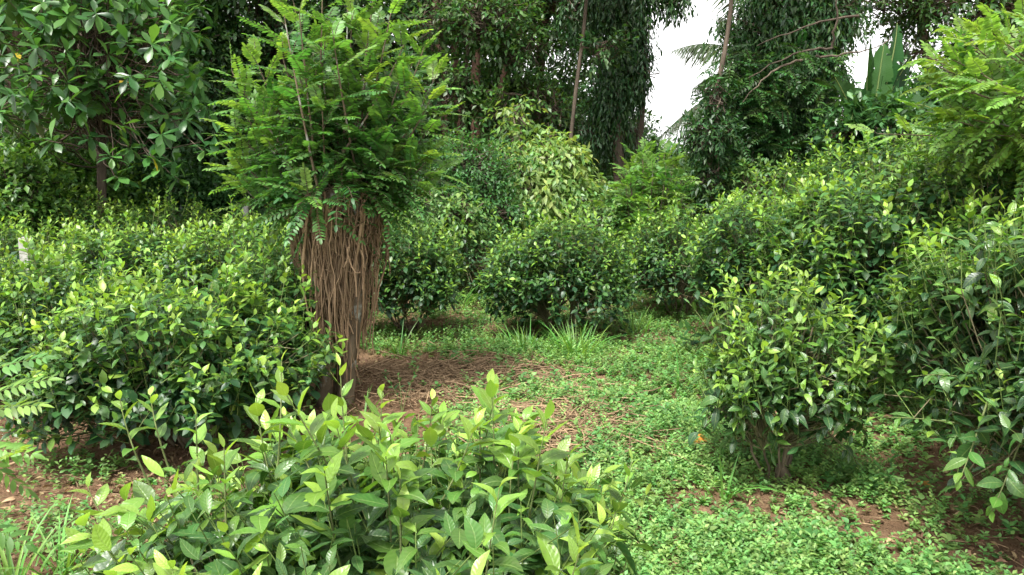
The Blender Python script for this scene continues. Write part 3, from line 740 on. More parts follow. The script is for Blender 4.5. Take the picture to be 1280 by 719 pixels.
tree('dark forest tree filling the space left of the shade tree crown', gp(215, 12, 0), [([gp(215, 12), w_(210, 100, 12), w_(225, -150, 12)], .15, .11)],
     [(190, 60, 12.5, 1.5, 1.1, 1.6, 2000), (250, 180, 12.2, 1.4, 1.0, 1.1, 1700), (200, -120, 12.5, 2.4, 1.8, 1.3, 1400), (150, 220, 11.5, 1.2, .8, .8, 1200)], 0, 'forest', 'bark', .12, FAR)
tree('deep shaded forest tree directly behind the shade tree crown', gp(350, 13, 0), [([gp(350, 13), w_(352, 100, 13), w_(340, -160, 13)], .14, .1)],
     [(330, 70, 13.4, 1.7, 1.2, 1.8, 2200), (380, 200, 13, 1.6, 1.0, 1.0, 1700), (330, -130, 13.5, 2.6, 1.8, 1.3, 1400), (450, 60, 13.8, 1.6, 1.2, 1.6, 1900), (470, 200, 13.5, 1.3, 1, 1, 1400)], 0, 'forest', 'bark', .12, FAR)
tree('forest tree with a clump of reddish brown trunks right of the shade tree crown', gp(590, 14, 0),
     [([gp(575, 14), w_(572, 150, 14), w_(566, 0, 14), w_(560, -160, 14)], .08, .06), ([gp(598, 14), w_(594, 150, 14), w_(598, 40, 14), w_(612, -150, 14)], .10, .08),
      ([gp(612, 14.2), w_(612, 160, 14.2), w_(640, 60, 14.2), w_(700, -60, 14.2)], .08, .05), ([gp(560, 13.6), w_(556, 150, 13.6), w_(545, 20, 13.6), w_(540, -150, 13.6)], .07, .06)],
     [(560, 0, 14.6, 1.6, 1.2, 1.0, 1000), (640, 10, 14.6, 1.5, 1.0, 1.1, 900), (600, -140, 14.5, 2.8, 2.0, 1.5, 1900), (540, 130, 15.2, 1.3, .9, 1.2, 1100), (640, 130, 15.5, 1.2, .7, .8, 500)], 0, 'forest', 'bark_red', .12, FAR, gaps=(1.7, -.62))
tree('shadowy forest tree behind the bare leaning sapling, with sky showing through', gp(670, 16, 0), [([gp(670, 16), w_(672, 120, 16), w_(690, -60, 16), w_(700, -200, 16)], .12, .09)],
     [(690, -10, 16, 1.7, 1.0, 1.1, 1000), (650, 130, 16, 1.2, .8, .8, 800), (700, -140, 16, 2.4, 1.8, 1.4, 1500), (720, 175, 16.5, 1.6, 1, .7, 1100), (745, 60, 16.5, .9, .8, .6, 260), (590, 190, 16, 1.2, 1, .9, 1200)], 0, 'forest', 'bark', .12, FAR, gaps=(1.8, -.5))
tree('tall tree veiled in dark hanging creeper leaves at the left side of the sky gap', gp(775, 12, 0), [([gp(775, 12), w_(772, 120, 12), w_(768, 40, 12), w_(775, -160, 12)], .10, .07), ([gp(790, 12.2), w_(803, 100, 12.2), w_(795, -100, 12.2)], .06, .05)],
     [(765, 110, 12, .28, .3, .6, 800), (785, 50, 12, .34, .3, .8, 1000), (772, -10, 12, .5, .4, .6, 800), (775, -90, 12, .8, .6, .5, 900), (838, -6, 12, .36, .3, .13, 120), (730, 10, 12.2, .4, .4, .5, 350), (755, 165, 12.2, .4, .4, .3, 400), (797, 80, 12, .16, .2, .5, 260)],
     0, 'vine', 'bark', .10, SLIM, name='creeper_covered_tree', hang=True, droop=.6, gaps=(3.5, -.35), wide=.8)
tree('leafy green tree in front of the reddish trunks, its sprays half hiding them', gp(575, 12, 0), [([gp(575, 12), w_(578, 150, 12), w_(585, 40, 12), w_(590, -120, 12)], .05, .035)],
     [(560, 110, 12, .55, .5, .5, 210), (620, 150, 12, .6, .5, .45, 260), (600, 20, 12, .8, .5, .5, 300), (650, 60, 12.2, .6, .5, .4, 190), (535, 30, 12, .5, .5, .6, 260), (680, 130, 12.3, .4, .4, .4, 120)], 0, 'forest', 'bark', .11, FAR, age=(.4, 1), gaps=(2.6, -.35))
tree('thin bare leaning trunk of a sapling in front of the dark trees', gp(708, 11, 0), [([gp(708, 11), w_(712, 190, 11), w_(720, 110, 11), w_(732, 20, 11), w_(738, -100, 11)], .032, .022)],
     [(738, -60, 11, .7, .5, .4, 260), (755, 60, 11.1, .3, .3, .2, 60)], 0, 'forest', 'bark', .10, FAR, name='bare_sapling', split=True, limb_r=.015)

# right: vine-clad tree, leaning trunk, palm, banana, back trees
def twisty(f, s, b):
    n = 620
    p = np.array([W(RNG.uniform(895, 1065), RNG.uniform(60, 275), RNG.uniform(10.2, 10.9)) for _ in range(n)]) - b
    p = p[noise(p, 1.6, 5) > -.3]; n = len(p)
    d = np.stack([RNG.normal(-.1, .8, n), RNG.normal(-.5, .5, n), RNG.uniform(-.5, .4, n)], -1)
    fronds(f, s, p, d, unit(UP + RNG.normal(0, .3, (n, 3))), RNG.uniform(.25, .45, n), 9, .075, RNG.uniform(.3, 1, n), FAR, .35)
    for pts in (((1075, 20), (1010, 25), (945, 60)), ((1040, 60), (990, 60), (935, 100)), ((1000, 75), (960, 85), (925, 130)), ((1040, 60), (1050, 20), (1040, -30)), ((1020, 70), (1060, 75), (1110, 50))):
        P = bez(np.array([W(*pts[0], 10.2) - b]), np.array([W(*pts[1], 10.0) - b]), np.array([W(*pts[2], 10.1) - b]), 14)
        tubes(s, P + RNG.normal(0, .012, P.shape), np.linspace(.018, .006, 14)[None], 6, 0)
tree('thick creeper-covered tree at the right side of the sky gap with crooked bare branches', gp(985, 11, 0), [([gp(985, 11), w_(985, 150, 11), w_(990, 40, 11), w_(1000, -150, 11)], .16, .11)],
     [(985, 30, 11.2, .85, .7, 1.1, 2900), (960, 125, 11.2, .75, .6, .8, 2200), (1000, 190, 11.2, .95, .7, .7, 2400), (1010, -90, 11.3, 1.2, .9, .9, 1600), (930, 190, 11.3, .7, .6, .55, 1300), (1020, 100, 11.3, .42, .5, .7, 700), (915, 240, 11, .7, .5, .4, 900), (1035, 10, 11.2, .5, .5, .45, 500), (1030, 225, 11, .8, .5, .4, 1000)],
     0, 'vine', 'bark', .11, SLIM, name='creeper_covered_tree', hang=True, droop=.45, post=twisty, wide=1.0, age=(.0, 1), gaps=(3.2, -.4))
tree('leaning bare grey-brown trunk standing before the sky gap', gp(882, 10, 0), [([gp(880, 10), w_(884, 230, 10), w_(892, 170, 10), w_(896, 110, 10), w_(908, 60, 10), w_(913, 10, 10), w_(928, -120, 10)], .034, .026)],
     [(925, -120, 10, .8, .6, .4, 300), (885, 165, 10, .35, .3, .2, 190), (895, 120, 10, .12, .12, .3, 60), (888, 225, 10, .2, .2, .3, 120)], 0, 'vine', 'bark', .10, SLIM, name='leaning_tree', split=True, limb_r=.015)
# coconut palm
def palm():
    b = np.array(gp(985, 17, 0)); o = empty('coconut_palm', b, 'coconut palm behind the creeper-covered tree, with feathery fronds arching into the sky gap', 'palm tree')
    hub = W(965, 95, 17) - b
    g = Geo(); trunk_mesh(g, [(0, 0, -.2), (.1, 0, hub[2] * .5), hub], .16, .10, seed=4); g.build('trunk', M['bark'], o)
    ends = [(838, 66, -.1), (822, 175, 0), (880, 150, .2), (900, 20, .2), (860, -60, 0), (960, -120, 0), (1040, -60, .3), (1090, 30, .5), (1060, 140, .2), (905, 210, .1), (870, 110, .3)]
    for (px, py, dy) in ends:
        f = Geo(); s = Geo()
        E = W(px, py, 17) - b + [0, dy, 0]; mid = (hub + E) / 2; ln = np.linalg.norm(E - hub); mid = mid + UP * ln * (.32 if py < 150 else .22)
        P = bez(hub[None], mid[None], E[None], 30)[0]
        tubes(f, P[None], np.linspace(.022, .005, 30)[None], 5, .5)
        tan = unit(np.gradient(P, axis=0)); n_ = 70; t = np.linspace(.12, 1, n_)
        pos = np.stack([np.interp(t, np.linspace(0, 1, 30), P[:, i]) for i in range(3)], -1); tn = unit(np.stack([np.interp(t, np.linspace(0, 1, 30), tan[:, i]) for i in range(3)], -1))
        sd = unit(np.cross(tn, UP))
        for sg in (-1, 1):
            d = sd * sg + tn * .8 - UP * .75 + RNG.normal(0, .07, (n_, 3))
            leaves(f, [leaf_t(4, .075, .5, .3, 'blade')], pos, d, UP + RNG.normal(0, .2, (n_, 3)), .85 * np.sin(np.pi * (.15 + .8 * t)) * RNG.uniform(.85, 1.1, n_), RNG.uniform(0, 1, n_), RNG.random(n_))
        f.build('frond', M['palm'], o)
palm()

def banana():
    b = np.array(gp(1085, 9.3, 0)); o = empty('banana_plant', b, 'banana plant with broad dark leaves against the sky in the upper right', 'banana plant')
    g = Geo(); trunk_mesh(g, [(0, 0, -.1), (.02, 0, .8), W(1085, 190, 9.3) - b], .10, .07, seed=8); g.build('trunk', M['frond_stalk'], o)
    c = W(1085, 190, 9.3) - b
    for (mx, my, ex, ey, wd, dy) in ((1080, 120, 1088, 45, .34, 0), (1098, 110, 1110, 50, .3, .1), (1060, 140, 1038, 95, .30, -.1), (1050, 170, 1028, 215, .34, -.1), (1110, 120, 1150, 65, .34, .2), (1120, 120, 1165, 140, .30, -.2),
                                 (1075, 100, 1048, 165, .42, -.3), (1100, 130, 1115, 175, .42, -.35), (1095, 130, 1090, 170, .40, -.25), (1120, 80, 1135, 20, .3, .3), (1060, 120, 1066, 190, .36, -.5)):
        E = W(ex, ey, 9.3 + dy) - b; mid = W(mx, my, 9.3 + dy * .5) - b; E = c + (E - c) * .97 + [0, dy * .8, 0]; mid = c + (mid - c) * .97
        n_ = 44; P = bez(c[None], mid[None] + [0, 0, .12], E[None], n_)[0]; tan = unit(np.gradient(P, axis=0))
        side = unit(np.cross(tan, np.array([.15, -1, .35]) + RNG.normal(0, .3, 3))); nn = np.cross(side, tan)
        t = np.linspace(0, 1, n_); w = wd * .5 * np.where(t < .22, .03, np.sin(np.pi * ((t - .2) / .8).clip(0, 1) ** .7) ** .6); w = np.maximum(w, .012)
        cols = (-1, -.5, 0, .5, 1); V = []
        for j in cols:
            wob = 1 + .04 * RNG.normal(size=n_) * (abs(j) == 1) - .25 * (RNG.random(n_) < .06) * (abs(j) == 1)
            V.append(P + side * (w * j * wob)[:, None] + nn * (abs(j) ** 1.2 * w * .35 + .008 * np.sin(t * 25 + ex) * abs(j))[:, None])
        V = np.stack(V, 1).reshape(1, -1, 3); F = []
        for i in range(n_ - 1):
            for j in range(4):
                if j in (0, 3) and (i * 7 + j + int(ex)) % 13 == 0 and t[i] > .35: continue
                F.append((i * 5 + j, i * 5 + j + 1, i * 5 + j + 6, i * 5 + j + 5))
        f = Geo(); f.add(V, np.array(F), np.stack([np.tile(np.linspace(0, 1, 5), n_), np.repeat(t, 5)], -1), RNG.random((1, 1)) * .75, RNG.random((1, 1)))
        tubes(f, P[None] + nn[None] * .004, np.linspace(.018, .005, n_)[None], 5, 1)
        f.build('leaf', M['banana'], o)
banana()
tree('broad-leaved dark bush under the banana leaves', gp(1120, 9.8, 0), [([gp(1120, 9.8), w_(1115, 230, 9.8), w_(1120, 160, 9.8)], .04, .03)],
     [(1110, 160, 8.9, .35, .3, .25, 160), (1060, 170, 9.0, .22, .2, .3, 90), (1110, 175, 9.9, .45, .4, .35, 500), (1135, 215, 9.6, .5, .4, .4, 600), (1060, 235, 9.9, .5, .4, .3, 600), (1160, 150, 10, .45, .4, .5, 500)], 0, 'broad', 'bark', .13, FAR, name='understorey_bush', cat='shrub', group='shrubs round the clearing')
tree('thin-leaved tree with open twigs against the sky in the upper right corner', gp(1180, 13, 0), [([gp(1180, 13), w_(1165, 100, 13), w_(1150, 20, 13), w_(1140, -150, 13)], .09, .06), ([gp(1250, 13.5), w_(1240, 60, 13.5), w_(1220, -60, 13.5)], .09, .06)],
     [(1130, 0, 13, 1.1, .8, .4, 300), (1220, 0, 13, 1.6, 1, .75, 900), (1180, -130, 13, 2.4, 1.5, 1.2, 1200), (1270, 60, 13.5, 1.3, 1, .8, 900), (1200, 120, 13.5, .6, .6, .6, 420), (1130, 70, 13, .5, .4, .4, 60)], 0, 'forest', 'bark', .11, FAR, gaps=(2.4, -.35), age=(.3, 1))
tree('dense tree beyond the banana plant, closing the view on the right', gp(1230, 15, 0), [([gp(1230, 15), w_(1230, 60, 15)], .12, .1)],
     [(1220, 170, 15, 2.2, 1, 1.0, 1900), (1300, 80, 15, 1.6, 1, 1.5, 1500), (1130, 235, 15, 1.6, .8, .5, 900)], 0, 'forest', 'bark', .13, FAR)
tree('low tree closing the foot of the sky gap', gp(860, 16, 0), [([gp(860, 16), w_(865, 220, 16)], .08, .06)],
     [(860, 240, 16, 1.3, .8, .6, 1100), (935, 205, 16, 1.1, .8, .8, 900), (780, 245, 16, 1.2, .8, .6, 900), (880, 260, 14, 1.2, .6, .5, 900)], 0, 'forest', 'bark', .12, FAR, age=(.4, 1), group='trees round the clearing')

# shrubs between the tea and the trees
SG = 'shrubs round the clearing'
def shrub(label, px, D, blobs, mat, L, T, name='shrub', **k):
    return tree(label, gp(px, D, 0), [([gp(px, D), w_(px + 4, 300 - 4 * D, D)], .03, .015)], blobs, 0, mat, 'bark', L, T, name=name, cat='shrub', group=SG, limb_r=.012, **k)
shrub('pale shrub with drooping yellowish leaves at the end of the path', 665, 10, [(665, 225, 10, .7, .5, .42, 500), (700, 195, 10, .35, .3, .25, 130), (640, 260, 9.8, .6, .4, .3, 330), (715, 240, 10, .45, .4, .35, 260)], 'pale', .11, FAR, name='pale_shrub', droop=.9, age=(.2, 1), tw=.25)
shrub('thin sapling with small leaf tufts rising above the pale shrub', 648, 10.4, [(650, 140, 10.4, .28, .2, .12, 26), (648, 175, 10.4, .2, .2, .2, 22), (685, 180, 10.4, .2, .15, .2, 22)], 'pale', .11, FAR, name='thin_sapling', droop=.6, age=(.2, .8), tw=.3)
shrub('mound of fine creeping foliage over brown dead stems, right of the shade tree', 590, 9.6, [(585, 215, 9.6, .65, .5, .42, 700), (600, 260, 9.4, .65, .5, .35, 600), (555, 250, 9.4, .45, .4, .4, 400)], 'pinnate', .06, FAR, name='creeper_mound', K=9, age=(0, .4), droop=.5)
shrub('white-flecked shrub with hanging oval leaves behind the middle tea bush', 555, 8.9, [(560, 270, 8.9, .5, .4, .32, 260), (530, 300, 8.8, .4, .3, .25, 170)], 'pale', .09, FAR, name='leafy_shrub', droop=.7, age=(0, .6))
shrub('shiny shrub at the back of the left tea rows, under the glossy tree', 60, 9.2, [(60, 215, 9.2, .8, .6, .5, 900), (10, 250, 9.0, .7, .5, .5, 800), (110, 250, 9.1, .6, .5, .4, 650)], 'tea', .09, FAR, age=(.1, .7), name='shiny_shrub')
shrub('low shrub at the left edge near the square concrete post', -5, 7.8, [(0, 260, 7.8, .5, .4, .35, 600), (30, 235, 7.9, .35, .3, .3, 300)], 'tea', .085, FAR, age=(.1, .6), name='low_shrub')
shrub('dim shrub in the shade between the left tea rows and the forest', 200, 9.8, [(190, 240, 9.8, .9, .5, .4, 900), (270, 255, 10, .7, .5, .35, 700), (340, 260, 10, .7, .5, .4, 700), (420, 250, 10.5, .8, .5, .45, 700), (500, 250, 10.5, .7, .5, .5, 700)], 'broad', .10, FAR, age=(.1, .7), name='shade_shrub')
shrub('bushy weeds behind the rounded tea bush with the hollow base', 880, 10.5, [(870, 255, 10.5, .8, .5, .4, 700), (760, 270, 9.6, .6, .4, .25, 400), (940, 250, 10.0, .7, .5, .4, 600)], 'pale', .075, FAR, age=(0, .5), name='weedy_shrub')

# fern in the dark on the left
def fern():
    b = np.array(gp(285, 9.2, 0)); o = empty('fern', b, 'large fern in the dark behind the left tea rows', 'fern'); f = Geo(); s = Geo()
    n = 12; a = np.linspace(0, 6.28, n, endpoint=False)
    d = np.stack([np.cos(a), np.sin(a), np.full(n, .8)], -1)
    fronds(f, s, np.tile([0, 0, .75], (n, 1)), d, unit(UP - .3 * d), RNG.uniform(.7, 1.0, n), 22, .17, RNG.uniform(.1, .4, n), [leaf_t(2, .2, .2, .1, 'acute')], .5, .006)
    tubes(s, np.array([[[0, 0, -.05], [0, 0, .4], [0, 0, .78]]]), np.array([[.04, .03, .02]]), 8, 0)
    s.build('stem', M['bark'], o); f.build('foliage', M['vine'], o)
fern()

# far wood behind everything: one mass
def far_wood():
    f = Geo(); s = Geo()
    for k in range(30):
        x = -24 + k * 1.75 + RNG.normal(0, .4); y = 21 + 3 * RNG.random(); z = 1 + RNG.uniform(0, 1.0)
        hgt = 2.6 if -15 < x < 30 else 4
        if x < 3.0: hgt = 5.0 if x < -4 else 2.2
        if 3.0 < x < 8.5: hgt = 1.3; z = .6
        if 8.5 <= x < 14: hgt = 1.3; z = .6
        spray_blob(f, s, np.array([x, y, z + hgt * .35]), np.array([1.9, 1.6, hgt]), 900, .22, FAR, 7, .3, .35, (0, .8), (1.2, -.75), twigs=False)
    tag(f.build('far_wood', M['forest']), kind='stuff')
far_wood()

# ------------------------------------------------------------------ ground cover
def cover_density(x, y):
    p = np.stack([x, y, 0 * x], -1)
    n = .5 + .5 * noise(p, 3.2, 21); n2 = .5 + .5 * noise(p, 8, 22)
    d = sstep(-.75, -.1, x - .12 * (y - 4.2)) * sstep(9.5, 8.0, y)          # green side of the clearing
    d = np.maximum(d, sstep(5.8, 6.2, y - .25 * np.abs(x + .4)) * sstep(-2.0, -1.0, x))
    soil = np.exp(-(((x + .52) / .50) ** 2 + ((y - 5.45) / .42) ** 2) ** 2)   # bare heap by the trunk
    d = d * (1 - soil)
    twig = np.exp(-(((x - .25) / .33) ** 2 + ((y - 4.35) / .38) ** 2) ** 2)
    d = d * (1 - .85 * twig)
    br = sstep(1.25, 1.6, x) * sstep(4.6, 3.4, y)                                          # worn patches at lower right
    d = d * (1 - br * sstep(.5, .75, n) * .9) * (1 - br * .15)
    dark = sstep(2.2, 2.8, x) * .5
    d = d * (1 - dark)
    left = sstep(-1.0, -1.5, x) * .25 * sstep(.5, .8, n2)
    n3 = .5 + .5 * noise(p, 2.1, 40)
    return np.clip(np.maximum(d * (.35 + .8 * n2) * (.45 + .75 * sstep(.2, .5, n3)), left), 0, 1)

def build_cover():
    n = 85000
    # more plants close by
    y = 2.2 + (9.5 - 2.2) * RNG.random(n) ** 1.35; x = RNG.uniform(-1, 1, n) * (1.2 + .72 * y)
    keep = RNG.random(n) < cover_density(x, y); x, y = x[keep], y[keep]; n = len(x)
    z = gz(x, y); K = 9
    p = np.stack([x, y, z], -1)
    hh = RNG.uniform(.02, .14, n) * (.85 + .7 * noise(p, 3.3, 30)).clip(.2, 2) * np.interp(x, [1.3, 1.8], [1, .7])
    lean = RNG.normal(0, .25, (n, 3)) * [1, 1, 0]; ax = unit(UP + lean)
    t = np.linspace(.3, 1, K)[None] * np.ones((n, 1))
    base = p[:, None] + ax[:, None] * (hh[:, None] * t)[..., None]
    ph = (np.arange(K)[None] % 2) * np.pi + (np.arange(K)[None] // 2) * 1.57 + RNG.uniform(0, 6.28, (n, 1)) + RNG.normal(0, .3, (n, K))
    d = np.stack([np.cos(ph), np.sin(ph), .15 + .5 * t + RNG.normal(0, .2, (n, K))], -1)
    L = RNG.uniform(.020, .034, (n, 1)) * (1.15 - .35 * t) * np.interp(y, [3, 8], [1, 1.15])[:, None]
    age = np.clip(.35 + .4 * t + .25 * noise(p, 2.2, 33)[:, None] + RNG.normal(0, .12, (n, K)), 0, 1)
    g = Geo(); leaves(g, HERB, base.reshape(-1, 3), d.reshape(-1, 3), (UP + RNG.normal(0, .25, (n, K, 3))).reshape(-1, 3), L.reshape(-1), age.reshape(-1), np.repeat(RNG.random(n), K))
    tag(g.build('ground_cover', M['herb']), kind='stuff')
    # larger-leaved weeds mixed in, bottom right
    n = 7000; y = 2.3 + 4.4 * RNG.random(n) ** 1.3; x = RNG.uniform(-2.6, 2.8, n)
    keep = RNG.random(n) < (.10 + .8 * cover_density(x, y)) * sstep(-.2, .5, noise(np.stack([x, y, 0 * x], -1), 2.7, 44)); x, y = x[keep], y[keep]; n = len(x); K = 7
    p = np.stack([x, y, gz(x, y)], -1); hh = RNG.uniform(.05, .14, n); t = np.linspace(.4, 1, K)[None] * np.ones((n, 1))
    base = p[:, None] + UP * (hh[:, None] * t)[..., None]; ph = np.arange(K)[None] * 2.4 + RNG.uniform(0, 6.28, (n, 1))
    d = np.stack([np.cos(ph), np.sin(ph), .1 + .6 * t], -1)
    g = Geo(); leaves(g, [leaf_t(4, .55, .3 + .2 * k, .2, 'ovate') for k in range(3)], base.reshape(-1, 3), d.reshape(-1, 3), (UP + RNG.normal(0, .2, (n, K, 3))).reshape(-1, 3), (RNG.uniform(.028, .066, (n, 1)) * (1.1 - .4 * t)).reshape(-1),
              RNG.uniform(.1, .8, n * K), np.repeat(RNG.random(n), K))
    tag(g.build('weeds', M['herb']), kind='stuff')
    # dead leaves on the soil
    n = 30000; y = 2.2 + 7 * RNG.random(n) ** 1.3; x = RNG.uniform(-1, 1, n) * (1.2 + .72 * y)
    k2 = RNG.random(n) < .4 + .6 * sstep(1.5, 2.4, x) + .5 * (x < -1); x, y = x[k2], y[k2]; n = len(x)
    p = np.stack([x, y, gz(x, y) + RNG.uniform(.008, .025, n)], -1); a = RNG.uniform(0, 6.28, n)
    g = Geo(); leaves(g, [leaf_t(3, .4, .6 + .5 * k, .5, 'ellip', .3) for k in range(3)], p, np.stack([np.cos(a), np.sin(a), RNG.normal(0, .3, n)], -1), UP + RNG.normal(0, .5, (n, 3)), RNG.uniform(.012, .06, n) * RNG.choice([.6, 1, 1.2], n), RNG.random(n), RNG.random(n))
    tag(g.build('leaf_litter', M['dry']), kind='stuff')
    # straw and fine twigs
    g = Geo()
    def straw(n, x, y, l0, l1, r0, r1, zz=.03):
        a = RNG.uniform(0, 6.28, n); l = RNG.uniform(l0, l1, n)
        A = np.stack([x, y, gz(x, y) + RNG.uniform(.004, zz, n)], -1); d = np.stack([np.cos(a), np.sin(a), 0 * a], -1)
        B = A + d * l[:, None]; B[:, 2] = gz(B[:, 0], B[:, 1]) + RNG.uniform(.004, zz, n)
        mid = (A + B) / 2 + RNG.normal(0, 1, (n, 3)) * (l * .12)[:, None] * [1, 1, .2] + [0, 0, .004]
        tubes(g, bez(A, mid, B, 5), RNG.uniform(r0, r1, (n, 1)) * np.ones((1, 5)), 4, 0)
    n = 2300; straw(n, RNG.normal(-.35, .36, n), RNG.normal(5.42, .24, n), .02, .16, .0008, .0035, .06)
    n = 900; straw(n, RNG.normal(.25, .22, n), RNG.normal(4.3, .3, n), .06, .35, .0015, .0045, .10)
    n = 260; straw(n, RNG.normal(-.3, .4, n), RNG.normal(5.2, .35, n), .1, .4, .002, .005, .09)
    n = 800; straw(n, RNG.uniform(-2.6, -1.2, n), RNG.uniform(2.4, 4.6, n), .015, .12, .0007, .0025)
    n = 700; straw(n, RNG.uniform(1.2, 3, n), RNG.uniform(2.6, 5.0, n), .015, .09, .0007, .0022)
    n = 500; straw(n, RNG.uniform(-1, 1.5, n), RNG.uniform(5.5, 9, n), .05, .3, .001, .003)
    tag(g.build('straw_litter', M['stick']), kind='stuff')
build_cover()

def clods():
    n = 5200; y = 2.2 + 5.5 * RNG.random(n) ** 1.2; x = RNG.uniform(-1, 1, n) * (1.2 + .72 * y)
    k = RNG.random(n) < .9 * (1 - cover_density(x, y)); x, y = x[k], y[k]; n = len(x)
    V = np.array([(-1, -1, -1), (1, -1, -1), (1, 1, -1), (-1, 1, -1), (-1, -1, 1), (1, -1, 1), (1, 1, 1), (-1, 1, 1)], float) * .6
    F = np.array([(0, 3, 2, 1), (4, 5, 6, 7), (0, 1, 5, 4), (1, 2, 6, 5), (2, 3, 7, 6), (3, 0, 4, 7)])
    v = V[None] + RNG.normal(0, .28, (n, 8, 3)); sz = .004 + .016 * RNG.random((n, 1, 1)) ** 3
    a = RNG.uniform(0, 6.28, n); c, s_ = np.cos(a)[:, None], np.sin(a)[:, None]
    v = np.stack([v[..., 0] * c - v[..., 1] * s_, v[..., 0] * s_ + v[..., 1] * c, v[..., 2] * .7], -1) * sz
    v = v + np.stack([x, y, gz(x, y) + .004], -1)[:, None]
    g = Geo(); g.add(v, F, V[:, :2], np.zeros((1, 1)), RNG.random((n, 1)))
    tag(g.build('soil_crumbs', M['soil']), kind='stuff')
clods()

# dry pruned sticks, each its own
STICK = 'dry pruned sticks on the ground'
sticks = [(592, 548, 740, 512, .010, 'long dry stick slanting across the soil edge beside the twig heap'), (650, 540, 880, 470, .006, 'very thin dry stalk reaching far into the green carpet'),
          (640, 520, 745, 560, .008, None), (700, 560, 800, 540, .012, 'thick broken stick lying uppermost on the twig heap'), (735, 500, 690, 610, .008, None), (680, 500, 705, 580, .007, None), (600, 575, 760, 530, .006, None),
          (660, 600, 760, 530, .008, None), (720, 490, 760, 545, .006, None), (690, 570, 790, 575, .008, None), (640, 560, 730, 620, .007, None), (600, 500, 660, 510, .007, 'short stick between the bare soil patch and the twig heap'),
          (630, 466, 700, 470, .009, 'short pale stick on the far side of the bare soil patch'), (740, 640, 800, 700, .007, 'brown stick between the closest tea bush and the herb carpet'), (5, 600, 90, 575, .007, 'thin stick on the brown soil by the left edge'),
          (900, 665, 985, 700, .007, 'brown stick half buried in herbs below the small open tea bush'), (770, 555, 880, 600, .005, 'thin stick running from the twig heap into the herb carpet')] + [(700 + 62 * math.cos(k * 2.1) , 548 + 34 * math.sin(k * 1.3), 712 + 50 * math.cos(k * 2.1 + 2.6), 556 + 40 * math.sin(k * 1.3 + 2.2), .0045 + .0015 * (k % 3), None) for k in range(14)]
def ground_at(px, py):
    D = 3.0
    for _ in range(30):
        p = W(px, py, D); z = float(gz(p[0], D)); D += (p[2] - z) * 2.0 if abs(p[2] - z) > 1e-4 else 0; D = max(D, 1.5)
    p = W(px, py, D); return np.array([p[0], D, float(gz(p[0], D))])
for (x0, y0, x1, y1, r_, lab) in sticks:
    A = ground_at(x0, y0); B = ground_at(x1, y1); n_ = 10
    P = bez(A[None], ((A + B) / 2 + RNG.normal(0, .02, 3))[None], B[None], n_)
    P[..., 2] = gz(P[..., 0], P[..., 1]) + RNG.uniform(.02, .07) + .004 * RNG.normal(size=n_)
    P -= A
    g = Geo(); tubes(g, P, np.linspace(r_, r_ * .6, n_)[None], 7, 0, rough=.06)
    if r_ > .007:
        Q = P[0, 5]; tubes(g, np.array([[Q, Q + [.04, .03, .03], Q + [.07, .08, .05]]]), np.array([[r_ * .5, r_ * .4, r_ * .25]]), 5, 0)
    o = g.build('fallen_stick', M['stick'], origin=A)
    tag(o, lab or 'dry brown stick lying tangled in the twig heap', 'stick', STICK)

# single orange leaves
for (px, py, yaw, sc_, lab) in ((860, 567, .3, .15, 'large orange dead leaf lying on the green herb carpet'), (1163, 622, 1.9, .10, 'curled orange-brown leaf on the litter below the arching tea shoot'), (775, 640, 1.0, .09, 'orange leaf between the closest tea bush and the herb carpet'),
                                 (130, 700, 2.0, .09, 'yellow dead leaf on the soil at the lower left')):
    A = ground_at(px, py) + [0, 0, .06 if px in (860,) else .04]
    g = Geo(); leaves(g, [leaf_t(7, .5, .7, .4, 'ellip', .25)], np.zeros((1, 3)), np.array([[math.cos(yaw), math.sin(yaw), .25]]), np.array([[0, -.4, 1.]]), np.array([sc_]), np.array([.5]), np.array([.5]))
    tag(g.build('fallen_leaf', M['orange'], origin=A), lab, 'leaf', 'coloured fallen leaves')

# grass tufts
def tuft(px, D, n, h, lab, spread=.1, name='grass_tuft'):
    b = G(px, D); a = RNG.uniform(0, 6.28, n)
    pos = np.stack([np.cos(a), np.sin(a), 0 * a], -1) * RNG.uniform(0, spread, (n, 1)); pos[:, 2] = -.01
    d = np.stack([np.cos(a) * .45, np.sin(a) * .45, np.ones(n)], -1) + RNG.normal(0, .2, (n, 3))
    nrm = np.stack([-np.cos(a), -np.sin(a), np.full(n, .6)], -1)
    g = Geo(); leaves(g, BLADE, pos, d, nrm, h * RNG.uniform(.5, 1.15, n), RNG.random(n), RNG.random(n), RNG.uniform(.8, 1.5, n))
    tag(g.build('grass_tuft', M['grass'], origin=b), lab, 'grass tuft', 'grass tufts')
for a in ((655, 6.15, 80, .30, 'bright grass tuft at the left foot of the middle tea bush', .3), (718, 6.1, 120, .33, 'bright grass tuft at the right foot of the middle tea bush', .3), (500, 6.1, 25, .32, 'arching grass tuft between the trunk and the tea bush behind it', .1),
          (795, 6.9, 45, .3, 'grass tuft between the middle tea bush and the rounded one', .15), (15, 2.6, 40, .40, 'tall weedy grass tuft in the lower left corner', .14), (75, 2.75, 30, .3, 'small grass tuft on the brown soil, lower left', .1),
          (905, 3.4, 9, .34, 'thin grass tuft left of the small open tea bush', .06), (850, 5.2, 14, .3, 'sparse grass blades in the middle of the herb carpet', .07), (935, 2.75, 22, .22, 'short grass tuft near the bottom edge', .12),
          (620, 9.3, 90, .8, 'long grass clump before the pale shrub', .4), (720, 9.2, 70, .6, 'long grass clump right of the pale shrub', .3), (560, 8.2, 50, .45, 'grass clump behind the trunk at the path end', .25), (455, 4.6, 14, .25, 'few grass blades at the foot of the shade tree', .08)):
    tuft(*a)

